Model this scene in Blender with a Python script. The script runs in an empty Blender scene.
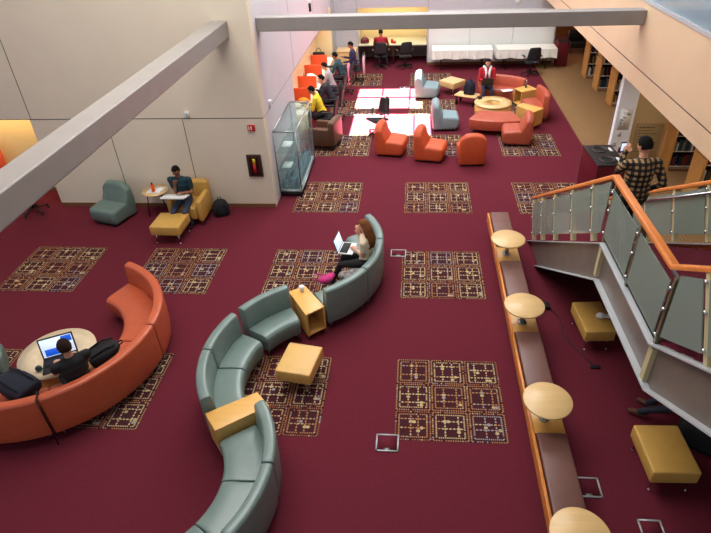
import bpy, bmesh, math, random
import numpy as np
from mathutils import Vector, Matrix
random.seed(7)
scene = bpy.context.scene
COL = scene.collection
PI = math.pi

# ------------------------------------------------------------------ camera
cam_d = bpy.data.cameras.new('camera'); cam = bpy.data.objects.new('camera', cam_d); COL.objects.link(cam)
Rm = Matrix(((0.99711543, 0.06906866, -0.0314696), (-0.01325351, 0.56669206, 0.82382307), (0.07473393, -0.82102962, 0.5659728))).transposed()
cam.matrix_world = Matrix.Translation((0.2353, -4.7335, 6.1095)) @ Rm.to_4x4()
cam_d.sensor_fit = 'HORIZONTAL'; cam_d.sensor_width = 36.0; cam_d.lens = 561.104 / 711 * 36
cam_d.shift_x = -(371.915 - 355.5) / 711; cam_d.shift_y = (261.118 - 266.5) / 711
cam_d.clip_start = 0.05; cam_d.clip_end = 200
scene.camera = cam

# ------------------------------------------------------------------ view, world, lights
vs = scene.view_settings
vs.view_transform = 'Standard'; vs.look = 'None'; vs.gamma = 1; vs.use_curve_mapping = False; vs.exposure = 0.50
w = bpy.data.worlds.new('world'); scene.world = w; w.use_nodes = True
w.node_tree.nodes['Background'].inputs[0].default_value = (0.80, 0.88, 1.0, 1)
w.node_tree.nodes['Background'].inputs[1].default_value = 0.38

def area(name, loc, sx, sy, power, color, rot=(0, 0, 0), spread=180):
    l = bpy.data.lights.new(name, 'AREA'); l.shape = 'RECTANGLE'; l.size = sx; l.size_y = sy; l.energy = power; l.color = color
    l.spread = math.radians(spread)
    o = bpy.data.objects.new(name, l); o.location = loc; o.rotation_euler = rot; COL.objects.link(o); return o
SUN = Vector((0.05, -0.30, -1.0))
s = bpy.data.lights.new('sun', 'SUN'); s.energy = 130; s.angle = 0.006; s.color = (1.0, 0.96, 0.9)
so = bpy.data.objects.new('sun', s); so.rotation_euler = SUN.to_track_quat('-Z', 'Y').to_euler(); COL.objects.link(so)
area('skylight_glow', (0.0, 11.5, 9.2), 6, 10, 900, (0.95, 0.97, 1.0))
area('skylight_glow_front', (-3.0, 2.2, 9.2), 6, 6, 470, (1.0, 0.97, 0.94))
area('library_ceiling_light', (7.4, 12.0, 2.5), 3.5, 12, 60, (1.0, 0.80, 0.50))
area('library_ceiling_light_near', (7.0, 6.5, 2.5), 2.0, 3.0, 26, (1.0, 0.84, 0.62))
area('alcove_light', (-9.2, 6.6, 2.02), 2.2, 0.35, 14, (1.0, 0.68, 0.30))
area('carrel_light', (-3.15, 13.2, 2.02), 0.3, 5.5, 22, (1.0, 0.86, 0.68))
area('counter_light', (-0.7, 18.3, 2.04), 2.3, 0.6, 24, (1.0, 0.80, 0.45))

# ------------------------------------------------------------------ materials
def lin(c):
    return tuple(((x / 255) / 12.92 if x / 255 <= 0.04045 else ((x / 255 + 0.055) / 1.055) ** 2.4) for x in c)
def mat(name, rgb, rough=0.5, metal=0.0, var=0.0, scale=8.0, bump=0.0, spec=0.5, coat=0.0):
    m = bpy.data.materials.new(name); m.use_nodes = True; nt = m.node_tree; b = nt.nodes['Principled BSDF']
    c = lin(rgb); b.inputs['Base Color'].default_value = (*c, 1); b.inputs['Roughness'].default_value = rough
    b.inputs['Metallic'].default_value = metal; b.inputs['Specular IOR Level'].default_value = spec
    if coat: b.inputs['Coat Weight'].default_value = coat
    if var or bump:
        tc = nt.nodes.new('ShaderNodeTexCoord'); n = nt.nodes.new('ShaderNodeTexNoise'); n.inputs['Scale'].default_value = scale
        n.inputs['Detail'].default_value = 5; nt.links.new(tc.outputs['Object'], n.inputs['Vector'])
        if var:
            r = nt.nodes.new('ShaderNodeValToRGB'); r.color_ramp.elements[0].position = 0.3; r.color_ramp.elements[1].position = 0.7
            r.color_ramp.elements[0].color = tuple(x * (1 - var) for x in c) + (1,)
            r.color_ramp.elements[1].color = tuple(min(1, x * (1 + var)) for x in c) + (1,)
            nt.links.new(n.outputs[0], r.inputs[0]); nt.links.new(r.outputs[0], b.inputs['Base Color'])
        if bump:
            bp = nt.nodes.new('ShaderNodeBump'); bp.inputs['Strength'].default_value = bump; bp.inputs['Distance'].default_value = 0.01
            nt.links.new(n.outputs[0], bp.inputs['Height']); nt.links.new(bp.outputs[0], b.inputs['Normal'])
    return m
def wood(name, rgb, rough=0.4, axis=0, var=0.14):
    m = mat(name, rgb, rough); nt = m.node_tree; b = nt.nodes['Principled BSDF']; c = lin(rgb)
    tc = nt.nodes.new('ShaderNodeTexCoord'); mp = nt.nodes.new('ShaderNodeMapping'); n = nt.nodes.new('ShaderNodeTexNoise')
    sc = [40, 40, 40]; sc[axis] = 2.5; mp.inputs['Scale'].default_value = sc; n.inputs['Scale'].default_value = 1; n.inputs['Detail'].default_value = 6
    r = nt.nodes.new('ShaderNodeValToRGB'); r.color_ramp.elements[0].position = 0.3; r.color_ramp.elements[1].position = 0.72
    r.color_ramp.elements[0].color = tuple(x * (1 - var) for x in c) + (1,); r.color_ramp.elements[1].color = tuple(min(1, x * (1 + var)) for x in c) + (1,)
    nt.links.new(tc.outputs['Object'], mp.inputs[0]); nt.links.new(mp.outputs[0], n.inputs['Vector']); nt.links.new(n.outputs[0], r.inputs[0]); nt.links.new(r.outputs[0], b.inputs['Base Color'])
    return m
def emis(name, rgb, strength, tex=None):
    m = mat(name, rgb, 0.4); b = m.node_tree.nodes['Principled BSDF']
    b.inputs['Emission Color'].default_value = (*lin(rgb), 1); b.inputs['Emission Strength'].default_value = strength; return m
def glassy(name, rgb, clear=0.3, rough=0.08):
    m = bpy.data.materials.new(name); m.use_nodes = True; nt = m.node_tree; b = nt.nodes['Principled BSDF']; out = nt.nodes['Material Output']
    b.inputs['Base Color'].default_value = (*lin(rgb), 1); b.inputs['Roughness'].default_value = rough; b.inputs['Specular IOR Level'].default_value = 0.8
    t = nt.nodes.new('ShaderNodeBsdfTransparent'); t.inputs[0].default_value = (0.90, 0.96, 0.95, 1); mx = nt.nodes.new('ShaderNodeMixShader'); mx.inputs[0].default_value = clear
    nt.links.new(b.outputs[0], mx.inputs[1]); nt.links.new(t.outputs[0], mx.inputs[2]); nt.links.new(mx.outputs[0], out.inputs[0]); return m

M = {}
M['wall'] = mat('warm_white_wall', (224, 212, 190), 0.75, var=0.03, scale=1.2)
M['wall_lilac'] = mat('lavender_white_wall', (206, 203, 208), 0.7, var=0.03, scale=1.2)
M['wall_far'] = mat('pale_grey_wall', (178, 178, 182), 0.7, var=0.02)
M['wall_cream'] = mat('cream_wall', (228, 208, 160), 0.7)
M['panel_white'] = mat('white_panel', (215, 218, 214), 0.6)
M['seam'] = mat('panel_seam', (60, 55, 52), 0.8)
M['beam'] = mat('painted_steel_beam', (147, 141, 136), 0.42, var=0.05, scale=3)
M['fascia'] = mat('tan_fascia', (212, 184, 150), 0.55, var=0.04, scale=1.0)
M['wood'] = wood('maple_wood', (216, 168, 92), 0.38)
M['woodtop'] = wood('maple_laminate', (222, 186, 128), 0.32, var=0.05)
M['woodshelf'] = wood('shelf_end_wood', (206, 150, 80), 0.45, axis=2)
M['woodrail'] = wood('orange_oak_handrail', (222, 130, 58), 0.3, axis=1)
M['woodbench'] = wood('bench_plywood', (212, 130, 58), 0.4, axis=1, var=0.3)
M['woodbase'] = wood('brown_baseboard', (120, 82, 50), 0.5)
M['steel'] = mat('brushed_steel', (170, 172, 172), 0.32, 1.0)
M['chrome'] = mat('chrome', (205, 205, 208), 0.15, 1.0)
M['stringer'] = mat('grey_stair_plate', (120, 110, 102), 0.4, 0.25, var=0.12, scale=3)
M['flange'] = mat('pale_steel_flange', (188, 193, 196), 0.35, 0.2)
M['postcream'] = mat('cream_painted_post', (192, 180, 138), 0.45)
M['railglass'] = glassy('frosted_green_glass', (142, 160, 148), 0.36, 0.10)
M['caseglass'] = glassy('clear_case_glass', (228, 232, 234), 0.92, 0.03)
M['skyglass'] = glassy('blue_grey_guard_glass', (150, 170, 185), 0.35, 0.05)
M['green'] = mat('grey_green_leather', (112, 132, 126), 0.27, var=0.06, scale=5, bump=0.08)
M['greenvinyl'] = mat('sea_green_fabric', (98, 118, 110), 0.6, var=0.06, scale=9)
M['bluevinyl'] = mat('pale_blue_grey_vinyl', (128, 152, 158), 0.5, var=0.05)
M['orange'] = mat('orange_leather', (192, 92, 60), 0.33, var=0.05, scale=5, bump=0.08)
M['coral'] = mat('coral_leather', (192, 92, 60), 0.27, var=0.05, scale=5, bump=0.08)
M['orangefab'] = mat('orange_fabric', (202, 84, 42), 0.6, var=0.06)
M['rust'] = mat('rust_leather', (178, 86, 62), 0.36, var=0.06)
M['mustard'] = mat('mustard_vinyl', (202, 158, 78), 0.45, var=0.05)
M['tanvinyl'] = mat('golden_tan_vinyl', (216, 172, 98), 0.45, var=0.05)
M['brownvinyl'] = mat('brown_leather', (96, 66, 46), 0.38, var=0.08)
M['cushion'] = mat('taupe_leather', (112, 76, 66), 0.4, var=0.06)
M['black'] = mat('black_plastic', (22, 22, 24), 0.45)
M['blackfab'] = mat('black_fabric', (20, 20, 24), 0.85, var=0.3, scale=20)
M['navyfab'] = mat('navy_fabric', (24, 28, 44), 0.85, var=0.2, scale=20)
M['mesh'] = mat('dark_mesh', (30, 30, 34), 0.7)
M['divider'] = mat('red_orange_divider', (214, 76, 28), 0.55)
M['white'] = mat('white_plastic', (225, 225, 222), 0.5)
M['paper'] = mat('white_paper', (235, 235, 232), 0.7)
M['cloth'] = mat('white_tablecloth', (225, 224, 214), 0.85, var=0.04)
M['red'] = mat('red_plastic', (190, 30, 24), 0.4)
M['maroon'] = mat('maroon_laminate', (96, 14, 30), 0.4)
M['pink'] = mat('magenta_fabric', (185, 30, 110), 0.7)
M['teal'] = mat('teal_ripple_fabric', (70, 104, 116), 0.6, var=0.5, scale=30)
M['skin'] = mat('skin_light', (205, 150, 120), 0.55); M['skin2'] = mat('skin_brown', (150, 100, 72), 0.55)
M['screen'] = emis('screen_white_blue', (200, 215, 235), 0.7); M['screenblue'] = emis('screen_blue', (20, 80, 190), 0.7)
M['olive'] = mat('olive_wall', (130, 108, 52), 0.7)

def carpet(name, rgb, scale=220, stripes=None):
    m = mat(name, rgb, 0.95, spec=0.1); nt = m.node_tree; b = nt.nodes['Principled BSDF']; c = lin(rgb)
    tc = nt.nodes.new('ShaderNodeTexCoord'); n = nt.nodes.new('ShaderNodeTexNoise'); n.inputs['Scale'].default_value = scale / 10; n.inputs['Detail'].default_value = 8; n.inputs['Roughness'].default_value = 0.75
    nt.links.new(tc.outputs['Object'], n.inputs['Vector'])
    r = nt.nodes.new('ShaderNodeValToRGB'); r.color_ramp.elements[0].position = 0.25; r.color_ramp.elements[1].position = 0.75
    r.color_ramp.elements[0].color = tuple(x * 0.86 for x in c) + (1,); r.color_ramp.elements[1].color = tuple(x * 1.14 for x in c) + (1,)
    nt.links.new(n.outputs[0], r.inputs[0]); last = r.outputs[0]
    if stripes:                                 # quarter-turned ribbed tiles
        ck = nt.nodes.new('ShaderNodeTexChecker'); ck.inputs['Scale'].default_value = 1.6; nt.links.new(tc.outputs['Object'], ck.inputs['Vector'])
        ws = []
        for ax in ('X', 'Y'):
            wv = nt.nodes.new('ShaderNodeTexWave'); wv.bands_direction = ax; wv.inputs['Scale'].default_value = 4.5; wv.inputs['Distortion'].default_value = 1.5
            nt.links.new(tc.outputs['Object'], wv.inputs['Vector']); ws.append(wv)
        mx = nt.nodes.new('ShaderNodeMix'); mx.data_type = 'FLOAT'; nt.links.new(ck.outputs['Fac'], mx.inputs[0]); nt.links.new(ws[0].outputs['Fac'], mx.inputs[2]); nt.links.new(ws[1].outputs['Fac'], mx.inputs[3])
        mc = nt.nodes.new('ShaderNodeMix'); mc.data_type = 'RGBA'; mc.blend_type = 'MIX'; nt.links.new(mx.outputs[0], mc.inputs[0])
        nt.links.new(last, mc.inputs[6]); mc.inputs[7].default_value = (*[x * 0.62 for x in c], 1); last = mc.outputs[2]
    nt.links.new(last, b.inputs['Base Color'])
    bp = nt.nodes.new('ShaderNodeBump'); bp.inputs['Strength'].default_value = 0.3; bp.inputs['Distance'].default_value = 0.004
    nt.links.new(n.outputs[0], bp.inputs['Height']); nt.links.new(bp.outputs[0], b.inputs['Normal'])
    return m
M['carpet'] = carpet('maroon_carpet', (99, 35, 47))
M['browncarpet'] = carpet('brown_ribbed_carpet', (150, 118, 82), stripes=True)
M['inlay'] = carpet('inlay_ground', (66, 32, 38))
for k, c in dict(a=(168, 122, 80), b=(190, 172, 128), c=(150, 146, 150), d=(146, 92, 62)).items(): M['in_' + k] = mat('inlay_yarn_' + k, c, 0.95, spec=0.1)

# ------------------------------------------------------------------ mesh helpers
def tag(o, label=None, cat=None, group=None, kind=None):
    if label: o['label'] = label
    if cat: o['category'] = cat
    if group: o['group'] = group
    if kind: o['kind'] = kind
    return o
def empty(name, loc=(0, 0, 0), rz=0.0, label=None, cat=None, group=None):
    o = bpy.data.objects.new(name, None); o.location = loc; o.rotation_euler = (0, 0, rz); o.empty_display_size = 0.1; COL.objects.link(o)
    return tag(o, label, cat, group)
class MB:
    def __init__(s): s.bm = bmesh.new(); s.mi = 0
    def _mark(s, n0):
        s.bm.faces.ensure_lookup_table()
        for f in s.bm.faces[n0:]: f.material_index = s.mi
    def poly(s, vs, fs, bev=0.0, seg=3):
        t = bmesh.new(); V = [t.verts.new(v) for v in vs]
        for f in fs:
            try: t.faces.new([V[i] for i in f])
            except ValueError: pass
        bmesh.ops.recalc_face_normals(t, faces=t.faces)
        if bev > 0: bmesh.ops.bevel(t, geom=[e for e in t.edges if len(e.link_faces) == 2 and e.calc_face_angle(0) > 0.5], offset=bev, segments=seg, profile=0.5, affect='EDGES', clamp_overlap=True)
        return s.merge(t)
    def merge(s, t):
        n0 = len(s.bm.faces); mp = {}
        for v in t.verts: mp[v] = s.bm.verts.new(v.co)
        for f in t.faces:
            try: s.bm.faces.new([mp[v] for v in f.verts])
            except ValueError: pass
        s._mark(n0); t.free(); return s
    def box(s, x0, x1, y0, y1, z0, z1, bev=0.0, M4=None, seg=3):
        vs = [Vector((x, y, z)) for z in (z0, z1) for y in (y0, y1) for x in (x0, x1)]
        if M4 is not None: vs = [M4 @ v for v in vs]
        return s.poly(vs, [(0, 1, 3, 2), (4, 5, 7, 6), (0, 1, 5, 4), (2, 3, 7, 6), (0, 2, 6, 4), (1, 3, 7, 5)], bev, seg)
    def prism(s, pts, z0, z1, bev=0.0, M4=None):
        n = len(pts); vs = [Vector((p[0], p[1], z0)) for p in pts] + [Vector((p[0], p[1], z1)) for p in pts]
        if M4 is not None: vs = [M4 @ v for v in vs]
        return s.poly(vs, [tuple(range(n)), tuple(range(n, 2 * n))] + [(i, (i + 1) % n, n + (i + 1) % n, n + i) for i in range(n)], bev)
    def cyl(s, p0, p1, r0, r1=None, n=12, bev=0.0):
        r1 = r0 if r1 is None else r1; p0 = Vector(p0); p1 = Vector(p1); q = (p1 - p0).to_track_quat('Z', 'Y')
        vs = [p0 + q @ Vector((r0 * math.cos(2 * PI * i / n), r0 * math.sin(2 * PI * i / n), 0)) for i in range(n)] + [p1 + q @ Vector((r1 * math.cos(2 * PI * i / n), r1 * math.sin(2 * PI * i / n), 0)) for i in range(n)]
        return s.poly(vs, [tuple(range(n)), tuple(range(n, 2 * n))] + [(i, (i + 1) % n, n + (i + 1) % n, n + i) for i in range(n)], bev)
    def lathe(s, prof, c=(0, 0), n=32, closed=True):
        if closed and prof[0][0] < .002 and prof[-1][0] < .002:      # solid disc: flat n-gon caps
            pr = prof[1:-1]; m = len(pr); vs = [(c[0] + r * math.cos(2 * PI * i / n), c[1] + r * math.sin(2 * PI * i / n), z) for i in range(n) for r, z in pr]
            fs = [(i * m + k, ((i + 1) % n) * m + k, ((i + 1) % n) * m + k + 1, i * m + k + 1) for i in range(n) for k in range(m - 1)]
            return s.poly(vs, fs + [tuple(i * m for i in range(n)), tuple(i * m + m - 1 for i in range(n))])
        vs = []; fs = []; m = len(prof)
        for i in range(n):
            a = 2 * PI * i / n
            for r, z in prof: vs.append((c[0] + r * math.cos(a), c[1] + r * math.sin(a), z))
        for i in range(n):
            j = (i + 1) % n
            for k in range(m if closed else m - 1): fs.append((i * m + k, j * m + k, j * m + (k + 1) % m, i * m + (k + 1) % m))
        return s.poly(vs, fs)
    def sweep(s, prof, c, a0, a1, n=14, bev=0.0):
        """profile in (radius, height) swept about a vertical axis between two angles, capped"""
        m = len(prof); vs = []; fs = []
        for i in range(n + 1):
            a = math.radians(a0 + (a1 - a0) * i / n)
            for r, z in prof: vs.append((c[0] + r * math.cos(a), c[1] + r * math.sin(a), z))
        for i in range(n):
            for k in range(m): fs.append((i * m + k, (i + 1) * m + k, (i + 1) * m + (k + 1) % m, i * m + (k + 1) % m))
        fs += [tuple(range(m)), tuple(range(n * m, n * m + m))]
        return s.poly(vs, fs, bev, 2)
    def tube(s, pts, r, n=8):
        P = [Vector(p) for p in pts]; vs = []; fs = []
        for i, p in enumerate(P):
            d = (P[min(i + 1, len(P) - 1)] - P[max(i - 1, 0)]).normalized(); q = d.to_track_quat('Z', 'Y')
            for k in range(n): vs.append(p + q @ Vector((r * math.cos(2 * PI * k / n), r * math.sin(2 * PI * k / n), 0)))
        for i in range(len(P) - 1):
            for k in range(n): fs.append((i * n + k, i * n + (k + 1) % n, (i + 1) * n + (k + 1) % n, (i + 1) * n + k))
        fs += [tuple(range(n)), tuple(range((len(P) - 1) * n, len(P) * n))]
        return s.poly(vs, fs)
    def ball(s, c, rx, ry=None, rz=None, n=12, M4=None):
        ry = ry or rx; rz = rz or rx; t = bmesh.new(); bmesh.ops.create_uvsphere(t, u_segments=n, v_segments=max(6, n * 2 // 3), radius=1)
        for v in t.verts:
            v.co = Vector((v.co.x * rx, v.co.y * ry, v.co.z * rz))
            if M4 is not None: v.co = M4 @ v.co
            v.co += Vector(c)
        return s.merge(t)
    def build(s, name, mats, parent=None, smooth=True, ang=0.7):
        me = bpy.data.meshes.new(name)
        if smooth:
            for f in s.bm.faces: f.smooth = True
            for e in s.bm.edges: e.smooth = not (len(e.link_faces) == 2 and e.calc_face_angle(0) > ang)
        s.bm.to_mesh(me); s.bm.free()
        for m_ in (mats if isinstance(mats, (list, tuple)) else [mats]): me.materials.append(m_)
        o = bpy.data.objects.new(name, me); COL.objects.link(o)
        if parent: o.parent = parent
        return o
def struct(name, mb, m): return tag(mb.build(name, m, smooth=False), kind='structure')
def part_box(name, m, parent, *a, **k): return MB().box(*a, **k).build(name, m, parent)
def children(o): return [c for c in bpy.data.objects if c.parent == o]
def dup(o, loc, rz, label=None, group=None, parent=None):
    c = o.copy(); COL.objects.link(c); c.location = loc; c.rotation_euler = (0, 0, rz)
    if label: c['label'] = label
    if group: c['group'] = group
    for ch in children(o):
        d = ch.copy(); COL.objects.link(d); d.parent = c
        for g in children(ch):
            h = g.copy(); COL.objects.link(h); h.parent = d
    return c

# ================================================================== STRUCTURE
NY = 6.23; SX = -2.89; FY = 17.6; FX = 4.45; EX = 4.68
struct('floor', MB().box(-16, EX, -9, 24, -0.2, 0), M['carpet'])
struct('floor_library', MB().box(EX, 14, -9, 24, -0.2, 0), M['browncarpet'])
# wall by the lounge chairs: its left end stops short, an alcove opens there under the 2.08 m line
struct('wall_north', MB().box(-7.93, SX, NY, NY + 0.25, 0, 9.5).box(-16, -7.93, NY, NY + 0.25, 2.08, 9.5), M['wall'])
struct('baseboard_north', MB().box(-7.93, SX + 0.005, NY - 0.012, NY, 0, 0.09), M['woodbase'])
struct('wall_alcove', MB().box(-16, -6.5, 7.0, 7.2, 0, 2.3).box(-7.93, -7.75, NY + 0.25, 7.0, 0, 2.3), M['wall_cream'])
struct('baseboard_alcove', MB().box(-16, -7.93, 6.985, 7.0, 0, 0.09), M['woodbase'])
se = MB()
se.box(-14, SX, NY - 0.004, NY, 2.075, 2.088)
for x in (-4.60, -6.25): se.box(x - 0.006, x + 0.006, NY - 0.004, NY, 0.09, 2.08)
se.box(-7.9, -7.888, NY - 0.004, NY, 2.088, 9.4)
struct('trim_1', se, M['seam'])
# wall running to the back, open below the seam from 9 m on for the study carrels
wl = MB().box(SX - 0.25, SX, NY + 0.25, 9.4, 0, 9.5).box(SX - 0.25, SX, 9.4, FY, 2.08, 9.5).box(-3.95, SX - 0.25, 9.3, FY, 2.08, 2.2)
struct('wall_west', wl, M['wall_lilac'])
se = MB().box(SX, SX + 0.004, NY, FY, 2.075, 2.088)
for y in (9.7, 13.2): se.box(SX, SX + 0.004, y - 0.006, y + 0.006, 2.088, 9.4)
struct('trim_2', se, mat('soft_seam', (150, 145, 148), 0.8))
struct('wall_carrel', MB().box(-3.5, -3.42, 9.4, 16.4, 0, 2.08).box(-3.5, SX - 0.25, 9.3, 9.4, 0, 2.08), wood('carrel_wood', (234, 204, 164), 0.5, axis=2, var=0.05))
struct('wall_carrel_end', MB().box(-3.5, -2.85, 16.4, 16.6, 0, 2.3), M['wall_cream'])
# far wall with a counter recess
fw = MB().box(-3.5, -2.02, FY, FY + 0.2, 0, 9.5).box(-2.02, 0.63, FY, FY + 0.2, 2.08, 9.5).box(0.63, 4.45, FY, FY + 0.2, 0, 9.5).box(4.45, 5.35, FY, FY + 0.2, 0, 2.6)
fw.box(-2.95, -2.85, 16.6, FY, 0, 9.5)
fw.box(-2.2, -2.02, FY + 0.2, 19.0, 0, 2.2).box(0.63, 0.81, FY + 0.2, 19.0, 0, 2.2).box(-2.2, 0.81, FY + 0.2, 19.0, 2.12, 2.25)
struct('wall_far', fw, M['wall_far'])
struct('wall_recess', MB().box(-2.2, 0.81, 19.0, 19.1, 0.7, 2.2), M['wall_cream'])
struct('wall_recess_lower', MB().box(-2.2, 0.81, 18.9, 19.0, 0.0, 0.7), mat('grey_lower', (130, 124, 122), 0.7))
pw = MB()
for x0, x1 in ((0.68, 2.2), (2.22, 3.78), (3.80, 5.30)): pw.box(x0, x1, FY - 0.03, FY, 0.1, 1.95)
struct('wall_panel', pw, M['panel_white'])
struct('baseboard_far', MB().box(0.63, 5.35, FY - 0.04, FY, 0, 0.1).box(-2.85, -2.02, FY - 0.02, FY, 0, 0.1), M['woodbase'])
struct('trim_3', MB().box(-2.02, -2.012, FY - 0.004, FY, 2.1, 9).box(0.63, 0.638, FY - 0.004, FY, 2.1, 9), M['seam'])
# beams crossing the atrium
struct('trim_4', MB().box(-3.63, -3.31, -4.0, NY, 3.675, 3.97, 0.02), M['beam'])
struct('trim_5', MB().box(SX, FX, 6.66, 6.93, 3.66, 3.92, 0.015), M['beam'])
# upper floor edge on the right
struct('ceiling_library', MB().box(FX + 0.02, 14, -9, 24, 2.62, 4.0), M['wall'])
struct('wall_fascia', MB().box(FX, FX + 0.05, -9, 24, 2.58, 2.90).box(FX, FX + 0.05, -9, 24, 2.925, 4.03).box(FX + 0.015, FX + 0.05, -9, 24, 2.90, 2.925), M['fascia'])
struct('trim_6', MB().box(FX + 0.008, FX + 0.02, -9, 24, 2.898, 2.927), M['seam'])
struct('trim_7', MB().box(FX - 0.02, FX + 0.09, -9, 24, 4.03, 4.09), M['flange'])
struct('upper_guard_glass', MB().box(FX + 0.02, FX + 0.04, -9, 24, 4.09, 5.1), M['skyglass'])  # glass guard standing on the upper floor edge
struct('wall_library_back', MB().box(5.35, 14, 22.0, 22.2, 0, 2.62), M['olive'])
struct('wall_library_east', MB().box(10.5, 10.7, -9, 22, 0, 2.62), M['wall_cream'])
struct('column_library', MB().box(4.93, 5.34, 8.40, 8.56, 0, 2.62), mat('column_paint', (236, 240, 246), 0.6))
struct('wall_sign', MB().box(5.30, 6.18, 8.50, 8.62, 0, 2.62), mat('beige_wall', (190, 165, 122), 0.7))
# added unseen roof slab: blocks the sun, holes cut to shape the carpet patches
HZ = 9.5; off = -SUN * (HZ / 1.0)
ox, oy = off.x, off.y
holes_y = [(10.47, 12.19), (12.70, 13.72), (13.81, 14.68)]
xbars = [(-1.72, -0.93), (-0.88, 0.0), (0.05, 0.42)]
rf = MB()
ys = [-9] + [v + oy for h in holes_y for v in h] + [24]
rf.box(-16, 14, ys[0], ys[1], HZ, HZ + 0.06)
rf.box(-16, 14, ys[2], ys[3], HZ, HZ + 0.06); rf.box(-16, 14, ys[4], ys[5], HZ, HZ + 0.06); rf.box(-16, 14, ys[6], ys[7], HZ, HZ + 0.06)
for i, (a, b) in enumerate(holes_y):
    xb = xbars if i else [(-1.66, 0.16), (0.20, 0.66)]
    xs = [-16] + [v + ox for h in xb for v in h] + [14]
    for k in range(0, len(xs), 2): rf.box(xs[k], xs[k + 1], a + oy, b + oy, HZ, HZ + 0.06)
struct('sun_mask_roof', rf, mat('sun_mask_white', (225, 225, 225), 0.8))

# ================================================================== CARPET INLAYS
def inlay_mesh(seed):
    rnd = random.Random(seed); mb = MB(); Z = 0.0022
    mb.mi = 0; mb.box(0, 1.5, 0, 1.5, 0.0003, 0.0018)
    def q(x, y, sx, sy, mi, el=False):
        bm = mb.bm; n = 8 if el else 4
        if el: vs = [bm.verts.new((x + sx * math.cos(2 * PI * i / n), y + sy * math.sin(2 * PI * i / n), Z)) for i in range(n)]
        else: vs = [bm.verts.new((x + a * sx, y + b * sy, Z)) for a, b in ((-1, -1), (1, -1), (1, 1), (-1, 1))]
        f = bm.faces.new(vs); f.material_index = mi
    for tx in range(3):
        for ty in range(3):
            x0, y0 = tx * 0.5, ty * 0.5; main = rnd.choice([1, 2, 2, 1, 3])
            n = 15
            for ring, (ins, col) in enumerate(((0.018, rnd.choice([1, 4, 1])), (0.062, main))):
                L = 0.5 - 2 * ins
                for i in range(n):
                    t = ins + L * (i + 0.5) / n
                    for (x, y, h) in ((t, ins, 1), (t, 0.5 - ins, 1), (ins, t, 0), (0.5 - ins, t, 0)):
                        if rnd.random() < 0.93: q(x0 + x, y0 + y, L / n * (0.30 if h else 0.36) if h else 0.010, 0.010 if h else L / n * 0.34, col if rnd.random() < 0.8 else rnd.choice([1, 2, 3]))
            hs = [rnd.choice([.15, .18, .21]), rnd.choice([.30, .33, .36])]; vs_ = [rnd.choice([.15, .18, .22]), rnd.choice([.29, .32, .36])]
            for y in hs:
                for i in range(7): q(x0 + 0.10 + i * 0.05, y0 + y, 0.020, 0.012, main if rnd.random() < 0.7 else rnd.choice([1, 2, 3]), True)
            for x in vs_:
                for i in range(7): q(x0 + x, y0 + 0.10 + i * 0.05, 0.012, 0.019, main if rnd.random() < 0.7 else rnd.choice([1, 2, 3]), True)
            for d in range(4): q(x0 + vs_[d % 2] + rnd.choice([0, 0.045]), y0 + hs[(d + 1) % 2] + rnd.choice([0, -0.05]), 0.028, 0.026, rnd.choice([2, 2, 3]), True)
    o = mb.build('patterned_carpet_inlay', [M['inlay'], M['in_a'], M['in_b'], M['in_c'], M['in_d']], smooth=False); me = o.data; bpy.data.objects.remove(o); return me
IN = [inlay_mesh(k) for k in range(4)]
INL = {(0, 0): 'large patterned carpet inlay in the front middle beside the table bench', (0, 3): 'patterned carpet inlay in the middle with a floor outlet frame at its corner',
 (0, 6): 'patterned carpet inlay in open floor in front of the orange chairs', (2.5, 6): 'patterned carpet inlay behind the stair handrail end',
 (-2.5, 6): 'patterned carpet inlay at the foot of the glass display case', (-2.5, 3): 'patterned carpet inlay behind the green curved sofa under the seated person',
 (-2.5, 0): 'patterned carpet inlay under the tan ottoman inside the green sofa curve', (-5, 3): 'patterned carpet inlay behind the left orange sofa',
 (-7.5, 3): 'patterned carpet inlay at the far left in open floor', (-5, 0): 'patterned carpet inlay under the left orange sofa back',
 (-7.5, 0): 'patterned carpet inlay corner at the left edge beside the green chair', (2.5, 9): 'patterned carpet inlay under the rust chair by the sofa group',
 (0, 9): 'patterned carpet inlay beneath the pair of orange lounge chairs', (-2.5, 9): 'patterned carpet inlay beside the brown armchair',
 (0, 12): 'patterned carpet inlay around the rear pale blue chair and sun patch', (-2.5, 12): 'patterned carpet inlay behind the carrel chairs partly in sunlight',
 (-2.5, 15): 'patterned carpet inlay near the far counter desk by the navy sweater person', (0, 15): 'patterned carpet inlay behind the far pale blue chair', (2.5, 12): 'patterned carpet inlay under the round wooden drum table of the sofa group'}
for i, ((x, y), lb) in enumerate(INL.items()):
    o = bpy.data.objects.new('patterned_carpet_inlay', IN[i % 4]); COL.objects.link(o); o.location = (x, y, 0); tag(o, lb, 'carpet inlay', 'patterned carpet inlays')

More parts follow.
